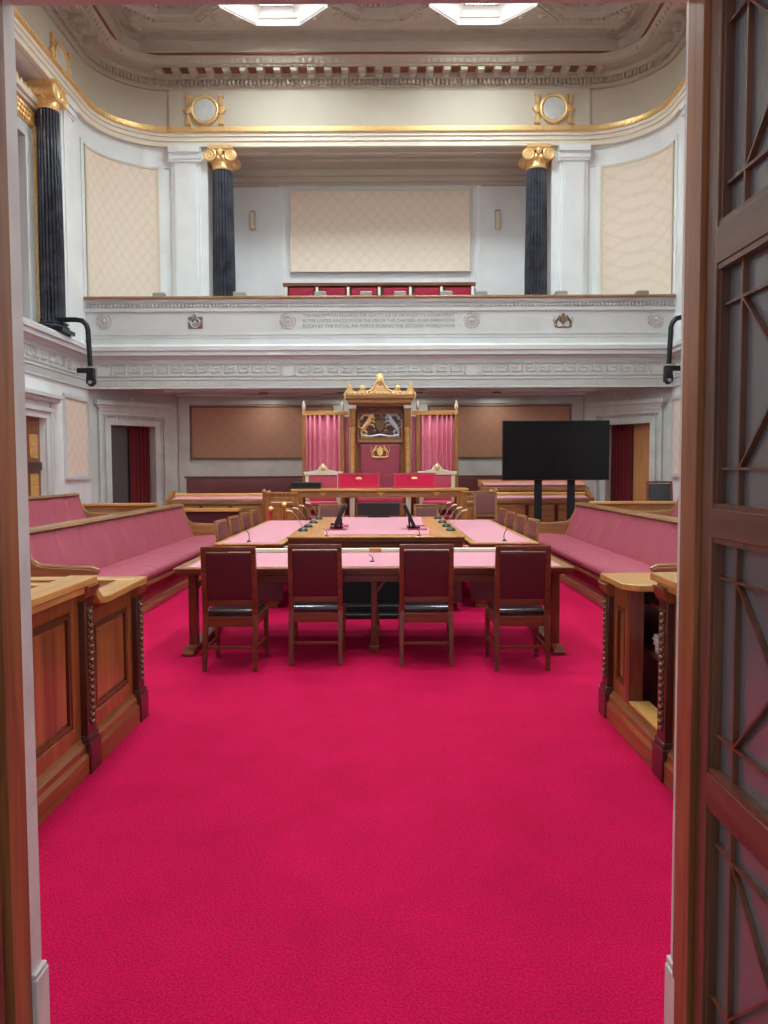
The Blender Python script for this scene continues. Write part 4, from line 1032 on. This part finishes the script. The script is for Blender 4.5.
# ------------------------------------------------------------------ rear desks and barriers
for s in (-1, 1):
    side = 'left' if s < 0 else 'right'
    X = lambda d: s*d
    t = thing('reading_desk', 'oak reading desk with sloping pink leather top at the %s of the throne, front row' % side, 'desk', (X(3.3), 15.8, .45), 0, 'rear reading desks')
    m = MB(); m.box(-.95, .95, -.2, .2, 0, .55); m.box(-.97, .97, -.23, .22, .47, .55)
    for k in range(3):
        a = -.88+k*.6; m.box(a, a+.5, -.215, -.2, .1, .42)
    m.build('body', M['oakx'], t, bevel=.006)
    m = MB()
    for k in range(2): m.box(-.88+.6*k+.52, -.88+.6*k+.58, -.23, -.2, .08, .44)
    m.build('stile', M['deskdk'], t, bevel=.004)
    m = MB(); m.px([(-.22, .56), (.2, .6), (.2, .61), (-.22, .575)], -.93, .93); m.build('leather_inlay', M['tablep'], t)
    m = MB(); m.px([(.2, .55), (.26, .55), (.26, .68), (.2, .66)], -.97, .97); m.build('back_rail', M['topx'], t, bevel=.004)
    for e in (-1, 1): m = MB(); m.px([(-.26, 0), (.26, 0), (.26, .74), (.1, .72), (-.1, .62), (-.26, .58)], e*.97, e*1.03); m.build('end_panel', M['oakz'], t, bevel=.006)
    if s > 0:
     t = thing('reading_desk', 'taller oak desk with narrow pink top behind the front reading desk, %s of the throne' % side, 'desk', (X(3.4), 17.2, .45), 0, 'rear reading desks')
     m = MB(); m.box(-1.15, 1.15, -.2, .2, 0, .8); m.box(-1.2, 1.2, -.23, .22, .68, .76); m.build('body', M['oakx'], t, bevel=.006)
     m = MB(); m.px([(-.22, .8), (.15, .86), (.15, .87), (-.22, .815)], -1.12, 1.12); m.build('leather_inlay', M['tablep'], t)
     m = MB(); m.box(-1.2, 1.2, .15, .24, .78, .92); m.build('back_rail', M['topx'], t, bevel=.004)
    # low bench table in front
    if s < 0:
     t = thing('low_bench_table', 'low oak ledge in front of the %s reading desk' % side, 'ledge', (X(3.3), 15.15, .2), 0, 'low ledges')
     m = MB(); m.box(-.55, .55, -.15, .15, .6, .66); m.build('ledge_top', M['topx'], t, bevel=.006)
     m = MB(); m.box(-.5, .5, -.1, .12, 0.25, .6); m.build('ledge_body', M['winedk'], t)
    # screen next to the throne table
    t = thing('panelled_screen', 'oak panelled screen between the %s reading desk and the throne table' % side, 'screen', (X(1.85), 14.55, .2), 0, 'oak screens beside the throne table')
    m = MB(); m.box(-.3, .3, -.03, .03, 0, .94); m.box(-.3, .3, -.05, .05, .94, .99)
    for z0, z1 in ((.1, .68), (.74, .9)): m.box(-.22, .22, -.045, -.03, z0, z1)
    m.build('panel', M['oakz'], t, bevel=.006)
    m = MB(); m.lathe([(.035, 0), (.035, .95), (.05, 1.0), (.03, 1.05)], (-s*-.33, 0, 0), 12); m.build('post', M['oakz'], t)
    m = MB(); m.box(-.2, .2, -.052, -.045, .79, .81); m.build('rail_inlay', M['ivory'], t)
    # barrier behind the benches
    t = thing('panelled_barrier', 'oak panelled barrier across the back %s corner, in front of the doorway' % side, 'barrier', (X(4.9), 14.4, 0), 0, 'oak barriers at the back')
    m = MB(); m.box(-.95, 1.15 if s > 0 else .7, -.04, .04, 0, .95)
    for k in range(3): m.box(-.88+.55*k, -.42+.55*k, -.055, -.04, .35, .84)
    m.build('panel', M['oakx'], t, bevel=.006)
    m = MB(); m.box(-.98, 1.2 if s > 0 else .75, -.07, .07, .95, 1.0); m.build('top_rail', M['topx'], t, bevel=.008)

# ------------------------------------------------------------------ throne table
t = thing('throne_table', 'oak table on the dais in front of the throne carrying two scarlet boxes', 'table', (0, 15.25, .45))
m = MB(); m.box(-1.72, 1.72, -.35, .35, .74, .79); m.build('table_top', M['topx'], t, bevel=.008)
m = MB(); m.box(-1.66, 1.66, -.32, -.28, .62, .74); m.box(-1.66, 1.66, .28, .32, .62, .74); m.build('apron', M['oakx'], t, bevel=.005)
for x in (-1.1, .02, 1.1):
    m = MB(); m.prism([(-.08, .72), (.08, .72), (0, .64)], lambda u, v: (x+u, -.33, v), lambda u, v: (x+u, -.318, v)); m.build('carved_drop', M['topx'], t)
for s in (-1, 1):
    for y in (-.28, .28): m = MB(); m.box(s*1.5, s*1.66, y-.04, y+.04, 0, .74); m.build('leg', M['oakz'], t, bevel=.005)
for x, w_ in ((-.41, 'left'), (.68, 'right')):
    b = thing('dispatch_box', 'scarlet leather box with gold clasp on the throne table, %s of the two' % w_, 'box', (x, 15.2, 1.242), 0, 'scarlet boxes on the throne table')
    m = MB(); m.box(-.41, .41, -.15, .15, 0, .29); bd = m.build('body', M['redbox'], b, bevel=.012)
    m = MB()
    for a in (-.4, .375): m.box(a, a+.025, -.155, -.15, .01, .28)
    m.box(-.4, .4, -.155, -.15, .01, .03); m.box(-.4, .4, -.155, -.15, .26, .28); m.box(-.42, .42, -.16, .16, .285, .3); m.build('trim', M['rose'], bd)
    m = MB(); m.ball((0, -.155, .19), .05, (1.4, .3, .6), 8); m.build('clasp', M['goldp'], bd)
b = thing('document_case', 'flat black case with cable on the left end of the throne table', 'case', (-1.45, 15.15, 1.24))
m = MB(); m.box(-.28, .3, -.15, .15, 0, .13); m.build('body', M['black'], b, bevel=.015)
m = MB(); m.box(-.26, .28, -.152, -.148, .04, .1); m.build('front', M['blackmat'], b)
cb = MB().tube([(-1.7, 15.0, 1.27), (-1.8, 14.95, 1.3), (-1.86, 14.88, 1.2), (-1.87, 14.86, .95), (-1.8, 14.86, .7), (-1.75, 14.86, .45)], .018, 6).build('power_cable', M['black'])
tag(cb, 'thick black cable hanging from the left end of the throne table', 'cable')

# ------------------------------------------------------------------ throne
t = thing('throne', 'tall carved oak throne with canopy, coat of arms and red leather back', 'throne', (0, 16.9, .45))
Z = lambda z: z-.45
m = MB(); m.box(-.62, .62, .1, .2, 0, Z(3.05)); m.build('back_board', M['oakz'], t, bevel=.01)
for s in (-1, 1):
    m = MB(); m.box(s*.5, s*.68, -.14, .2, 0, Z(1.3)); m.box(s*.53, s*.66, -.1, .1, Z(1.3), Z(2.5)); m.build('post', M['oakz'], t, bevel=.008)
    m = MB(); m.lathe([(.055, Z(1.3)), (.06, Z(1.4)), (.05, Z(1.6)), (.05, Z(2.4)), (.075, Z(2.46)), (.08, Z(2.52))], (s*.6, -.15, 0), 16); m.build('colonnette', M['topx'], t)
    m = MB(); m.box(s*.53, s*.67, -.2, .05, Z(2.52), Z(2.92))
    for k in range(4): m.box(s*(.545+.033*k), s*(.555+.033*k), -.215, -.2, Z(2.56), Z(2.9))
    m.build('upper_pilaster', M['oakz'], t, bevel=.006)
    m = MB(); m.box(s*.51, s*.69, -.23, .05, Z(2.92), Z(3.0)); m.build('capital', M['ivory'], t, bevel=.01)
m = MB(); m.box(-.68, .68, -.3, .25, Z(3.03), Z(3.12)); m.box(-.73, .73, -.34, .27, Z(3.12), Z(3.22)); m.box(-.66, .66, -.2, .2, Z(2.98), Z(3.04)); m.build('canopy', M['oakx'], t, bevel=.012)
m = MB(); m.box(-.5, .5, -.02, .1, Z(2.82), Z(3.0))
for k in range(-9, 10): m.ball((k*.05, -.03, Z(2.9)), .022, (1, .6, 2), 5)
m.build('frieze', M['mahx'], t)
m = MB()
def cresting(m, xs, y, z):
    pts = []
    for x in xs: pts.append((x, z))
prof = [(-.75, .0), (-.75, .2), (-.7, .3), (-.66, .18), (-.6, .1), (-.5, .08), (-.44, .14), (-.38, .2), (-.33, .12), (-.25, .08), (-.14, .14), (-.08, .26), (-.06, .36), (0, .46), (.06, .36), (.08, .26), (.14, .14), (.25, .08), (.33, .12), (.38, .2), (.44, .14), (.5, .08), (.6, .1), (.66, .18), (.7, .3), (.75, .2), (.75, 0)]
m.py([(x*.94, Z(3.2)+z) for x, z in prof], -.3, -.22)
for x in (-.66, .66): m.ball((x, -.26, Z(3.42)), .04, (1, 1, 1.8), 6)
for x in (-.38, .38): m.ball((x, -.28, Z(3.36)), .055, (1, .8, 1.1), 6)
for k in range(-7, 8): m.ball((k*.09, -.31, Z(3.24)), .03, (1, 1, 1), 5)
for s in (-1, 1): m.tube([(s*.3, -.3, Z(3.27)), (s*.2, -.3, Z(3.3)), (s*.12, -.3, Z(3.37)), (s*.06, -.3, Z(3.5))], [.02, .025, .03, .02], 6)
m.ball((0, -.28, Z(3.53)), .11, (.85, .5, 1.25), 10); m.ball((0, -.32, Z(3.53)), .065, (.8, .5, 1.3), 8)
for s in (-1, 1): m.tube([(s*.71, -.28, Z(3.3)), (s*.76, -.28, Z(3.22)), (s*.74, -.28, Z(3.12))], .025, 6)
m.build('cresting', M['gold'], t)
m = MB(); m.box(-.47, .47, .02, .1, Z(2.3), Z(2.82)); ap = m.build('arms_panel', M['deskdk'], t)
m = MB(); m.box(-.5, .5, -.02, .1, Z(2.2), Z(2.3)); m.box(-.5, .5, -.03, .05, Z(2.28), Z(2.31)); m.box(-.5, -.46, 0, .1, Z(2.3), Z(2.82)); m.box(.46, .5, 0, .1, Z(2.3), Z(2.82)); m.build('arms_frame', M['oakx'], t, bevel=.006)
m = MB(); beast(m, -.27, -.0, Z(2.57), 1, .34); m.tube([(-.42, 0, Z(2.7)), (-.36, 0, Z(2.8)), (-.2, 0, Z(2.79)), (-.12, 0, Z(2.72))], .03, 6); m.build('lion_relief', M['gold'], ap)
m = MB(); beast(m, .27, 0, Z(2.57), -1, .34); m.tube([(.42, 0, Z(2.7)), (.36, 0, Z(2.8)), (.2, 0, Z(2.79)), (.12, 0, Z(2.72))], .03, 6); m.bar((.17, 0, Z(2.73)), (.12, -.01, Z(2.8)), .012); m.build('unicorn_relief', M['silver'], ap)
m = MB(); m.py([(-.09, Z(2.68)), (.09, Z(2.68)), (.09, Z(2.54)), (.0, Z(2.43)), (-.09, Z(2.54))], -.02, .03); m.lathe([(.07, 0), (.08, .05), (.03, .09)], (0, 0, Z(2.71)), 10); m.build('shield_relief', M['bronze'], ap)
m = MB()
for s in (-1, 1):
    for a_, b_, c_ in ((.1, 2.72, .05), (.17, 2.78, .045), (.13, 2.62, .04), (.4, 2.74, .04), (.42, 2.45, .04), (.12, 2.45, .045), (.36, 2.38, .035), (.43, 2.6, .035)): m.ball((s*a_, .015, Z(b_)), c_, (1.1, .35, .9), 7)
m.ball((0, -.02, Z(2.78)), .045, (1.2, .5, 1), 8); m.build('mantling_relief', M['bronze'], ap)
m = MB(); m.tube([(-.4, 0, Z(2.36)), (-.2, 0, Z(2.33)), (0, 0, Z(2.37)), (.2, 0, Z(2.33)), (.4, 0, Z(2.36))], .025, 6); m.build('motto_ribbon', M['silver'], ap)
m = MB(); m.cushion(-.44, .44, -.0, .1, Z(1.0), Z(2.17), .04); bc_ = m.build('back_cushion', M['throneleather'], t)
m = MB(); crest(m, 0, -.03, Z(2.02), .29); m.py([(-.06, Z(2.08)), (.06, Z(2.08)), (.06, Z(1.96)), (0, Z(1.9)), (-.06, Z(1.96))], -.06, 0); m.box(-.13, .13, -.02, 0, Z(1.86), Z(1.89)); m.ball((0, -.02, Z(2.08)), .03); m.build('gold_emblem', M['goldp'], bc_)
m = MB(); m.cushion(-.5, .5, -.5, .05, .44, .6, .06); m.build('seat_cushion', M['rose'], t)
m = MB(); m.box(-.52, .52, -.48, .1, .1, .44); m.build('seat_base', M['oakx'], t, bevel=.01)
for s in (-1, 1):
    m = MB(); m.box(s*.54, s*.66, -.5, -.1, .62, .7); m.box(s*.55, s*.65, -.5, -.4, 0, .62); m.ball((s*.6, -.5, .64), .07); m.build('arm_rest', M['ivory'], t, bevel=.01)
# curtain stands
for s in (-1, 1):
    side = 'left' if s < 0 else 'right'
    t = thing('curtain_stand', 'gilt wood frame with hanging rose velvet curtain, %s of the throne' % side, 'curtain stand', (s*1.25, 16.95, .45), 0, 'curtain stands flanking the throne')
    h = 2.38
    for x in (-.42*1, .42):
        m = MB(); m.box(x-.045 if x*s < 0 else x-.04, x+.045 if x*s < 0 else x+.04, -.04, .04, 0, h); po = m.build('pole', M['oakz'], t, bevel=.008)
        m = MB(); m.lathe([(.03, 0), (.045, .02), (.02, .05), (.04, .1), (.045, .14), (.03, .2), (.01, .27)], (x, 0, h+.02), 12); m.build('finial', M['ivory'], po)
    m = MB(); m.box(-.45, .55 if s < 0 else .45, -.05, .05, h-.03, h+.06) if s < 0 else m.box(-.55, .45, -.05, .05, h-.03, h+.06); m.build('top_rail', M['topx'], t, bevel=.008)
    m = MB()
    m.grid(lambda u, v: (-.375+.75*u, .045*math.sin(u*38+1.8*math.sin(u*7+s))+.012*math.sin(u*97)*(1-v), .15+(h-.18)*v), 110, 4)
    cl = m.build('velvet_curtain', M['velvet'], t, ang=3)
    so = cl.modifiers.new('s', 'SOLIDIFY'); so.thickness = .008
    m = MB(); xx = -s*.5
    m.grid(lambda u, v: (xx-.06+.12*u, .1+.02*math.sin(u*20), .15+(h-.2)*v), 24, 2)
    cl = m.build('side_curtain', M['velvet'], t, ang=3); so = cl.modifiers.new('s', 'SOLIDIFY'); so.thickness = .008
# two flanking chairs
for s in (-1, 1):
    side = 'left' if s < 0 else 'right'
    t = thing('ceremonial_chair', 'gilt framed rose leather ceremonial chair with pointed crest, %s of the throne' % side, 'chair', (s*1.22, 16.35, .45), 0, 'ceremonial chairs flanking the throne')
    m = MB(); m.cushion(-.3, .3, .1, .17, .5, 1.04, .03); m.build('back_cushion', M['rose'], t)
    m = MB(); m.box(-.38, -.3, .1, .18, 0, 1.1); m.box(.3, .38, .1, .18, 0, 1.1)
    m.py([(-.4, 1.04), (.4, 1.04), (.42, 1.12), (.3, 1.12), (.12, 1.16), (.04, 1.26), (0, 1.3), (-.04, 1.26), (-.12, 1.16), (-.3, 1.12), (-.42, 1.12)], .08, .18); m.build('back_frame', M['ivory'], t, bevel=.01)
    m = MB(); m.ball((0, .07, 1.2), .05, (1, .6, 1.3), 8); m.build('crest_ornament', M['goldp'], t)
    m = MB(); m.cushion(-.34, .34, -.35, .12, .4, .5, .04); m.build('seat', M['rose'], t)
    m = MB(); m.box(-.35, .35, -.35, .12, .32, .4); m.build('seat_frame', M['oakx'], t, bevel=.005)
    for e in (-1, 1):
        for y in (-.32,): m = MB(); m.box(e*.32-.03, e*.32+.03, y-.03, y+.03, 0, .34); m.build('leg', M['oakz'], t, bevel=.004)
        m = MB(); m.box(e*.3, e*.38, -.3, .1, .62, .68); m.box(e*.31, e*.37, -.32, -.26, .4, .64); m.ball((e*.34, -.3, .66), .055); m.build('arm', M['ivory'], t, bevel=.01)
# ornamental rods by the left screen
for i, (x, z, lab) in enumerate([(-2.03, .62, 'brass knobbed rod with red wrap by the oak screen, leftmost'), (-1.78, .7, 'brass knobbed rod by the oak screen, beside the cable'), ]):
    t = thing('knobbed_rod', lab + ' left of the throne table', 'rod', (x, 14.35, .2), 0, 'knobbed rods')
    m = MB(); m.lathe([(.02, 0), (.02, z), (.03, z+.02)], (0, 0, 0), 8); m.build('rod', M['redbox'] if i == 0 else M['oakz'], t)
    m = MB(); m.ball((0, 0, z+.06), .055); m.build('knob', M['goldp'], t)

# ------------------------------------------------------------------ television
t = thing('television', 'large flat black television on a two legged stand in front of the right far wall', 'television', (3.39, 14.9, .2))
ax, bx = -1.02, 1.04
m = MB(); m.box(ax, bx, -.02, .05, 1.19, 2.34); hs_ = m.build('housing', M['black'], t, bevel=.008)
m = MB(); m.box(ax+.015, bx-.015, -.026, -.02, 1.21, 2.325); m.build('screen', M['screen'], hs_)
for x in (-.31, .33):
    m = MB(); m.box(x-.07, x+.07, .05, .13, .03, 1.9); m.build('stand_pole', M['blackmat'], t, bevel=.006)
    m = MB(); m.box(x-.06, x+.06, -.4, .4, 0, .04); m.build('foot', M['blackmat'], t, bevel=.006)

# ------------------------------------------------------------------ bracket mounted cameras
for s in (-1, 1):
    side = 'left' if s < 0 else 'right'
    t = thing('camera_arm', 'black tubular arm with a small camera projecting from the %s side ledge' % side, 'camera', (s*6.55, 15.2, 4.42), 0, 'camera arms')
    X = lambda d: -s*(d)
    yy = .35
    m = MB(); m.tube([(X(-.2), yy, .2), (X(.5), yy, .2), (X(.62), yy, .18), (X(.7), yy, .1), (X(.73), yy, 0), (X(.76), yy, -.72)], .05, 12); m.build('arm_tube', M['iron'], t)
    m = MB(); m.box(X(-.25), X(.05), yy-.06, yy+.06, .0, .14); m.tube([(X(.0), yy, .12), (X(.3), yy-.25, .02), (X(.05), yy-.5, .02)], .03, 8); m.tube([(X(.3), yy-.25, .02), (X(.0), yy+.15, .02)], .03, 8); m.build('mounting_bracket', M['iron'], t, bevel=.008)
    m = MB(); m.box(X(.5), X(.84), yy-.05, yy+.05, -.86, -.76); m.box(X(.7), X(.84), yy-.07, yy+.07, -1.0, -.76); m.build('camera_mount', M['iron'], t, bevel=.01)
    m = MB(); m.ball((X(.77), yy, -1.05), .08, (1, 1, 1), 10); m.box(X(.68), X(.86), yy-.04, yy+.04, -1.08, -.94); m.build('camera_head', M['black'], t, bevel=.006)
    m = MB(); m.lathe([(.035, -.085), (.035, -.07)], (X(.77), yy-.0, -1.05), 12, Matrix.Rotation(-PI/2, 3, 'X') @ Matrix.Scale(1, 3)); m.build('lens', M['steel'], t)
# tiny spot heads over the corner doors
for s in (-1, 1):
    t = thing('door_light', 'tiny pale lamp above the %s corner doorway' % ('left' if s < 0 else 'right'), 'lamp', (s*5.72, 17.85, 3.2), 0, 'lamps above corner doorways')
    m = MB(); m.lathe([(.03, 0), (.04, .05), (.02, .1)], (0, 0, 0), 10); m.build('lamp_head', M['ivory'], t)
    m = MB(); m.tube([(0, 0, .1), (0, .1, .12)], .012, 6); m.build('lamp_neck', M['greybox'], t)

# ------------------------------------------------------------------ light and camera
wd = bpy.data.worlds.new('World'); S.world = wd; wd.use_nodes = True
wd.node_tree.nodes['Background'].inputs[0].default_value = (.86, .92, 1.0, 1); wd.node_tree.nodes['Background'].inputs[1].default_value = .8
def area(name, loc, rot, sx, sy, e, col=(1, 1, 1)):
    l = bpy.data.lights.new(name, 'AREA'); l.shape = 'RECTANGLE'; l.size = sx; l.size_y = sy; l.energy = e; l.color = col
    o = bpy.data.objects.new(name, l); C.objects.link(o); o.location = loc; o.rotation_euler = rot; return o
cam = bpy.data.cameras.new('camera'); co = bpy.data.objects.new('camera', cam); C.objects.link(co)
cam.sensor_fit = 'VERTICAL'; cam.sensor_height = 24; cam.sensor_width = 24; cam.lens = 24*770/1024; cam.clip_start = .05; cam.clip_end = 100
co.location = (.10, 0, 1.6); co.rotation_euler = (Matrix.Rotation(math.atan(1/770), 3, 'Z') @ Matrix.Rotation(PI/2-math.atan(42/770), 3, 'X') @ Matrix.Rotation(math.radians(-.22), 3, 'Z')).to_euler()
S.camera = co
S.view_settings.view_transform = 'Standard'; S.view_settings.look = 'None'; S.view_settings.gamma = 1; S.view_settings.use_curve_mapping = False
S.view_settings.exposure = .14
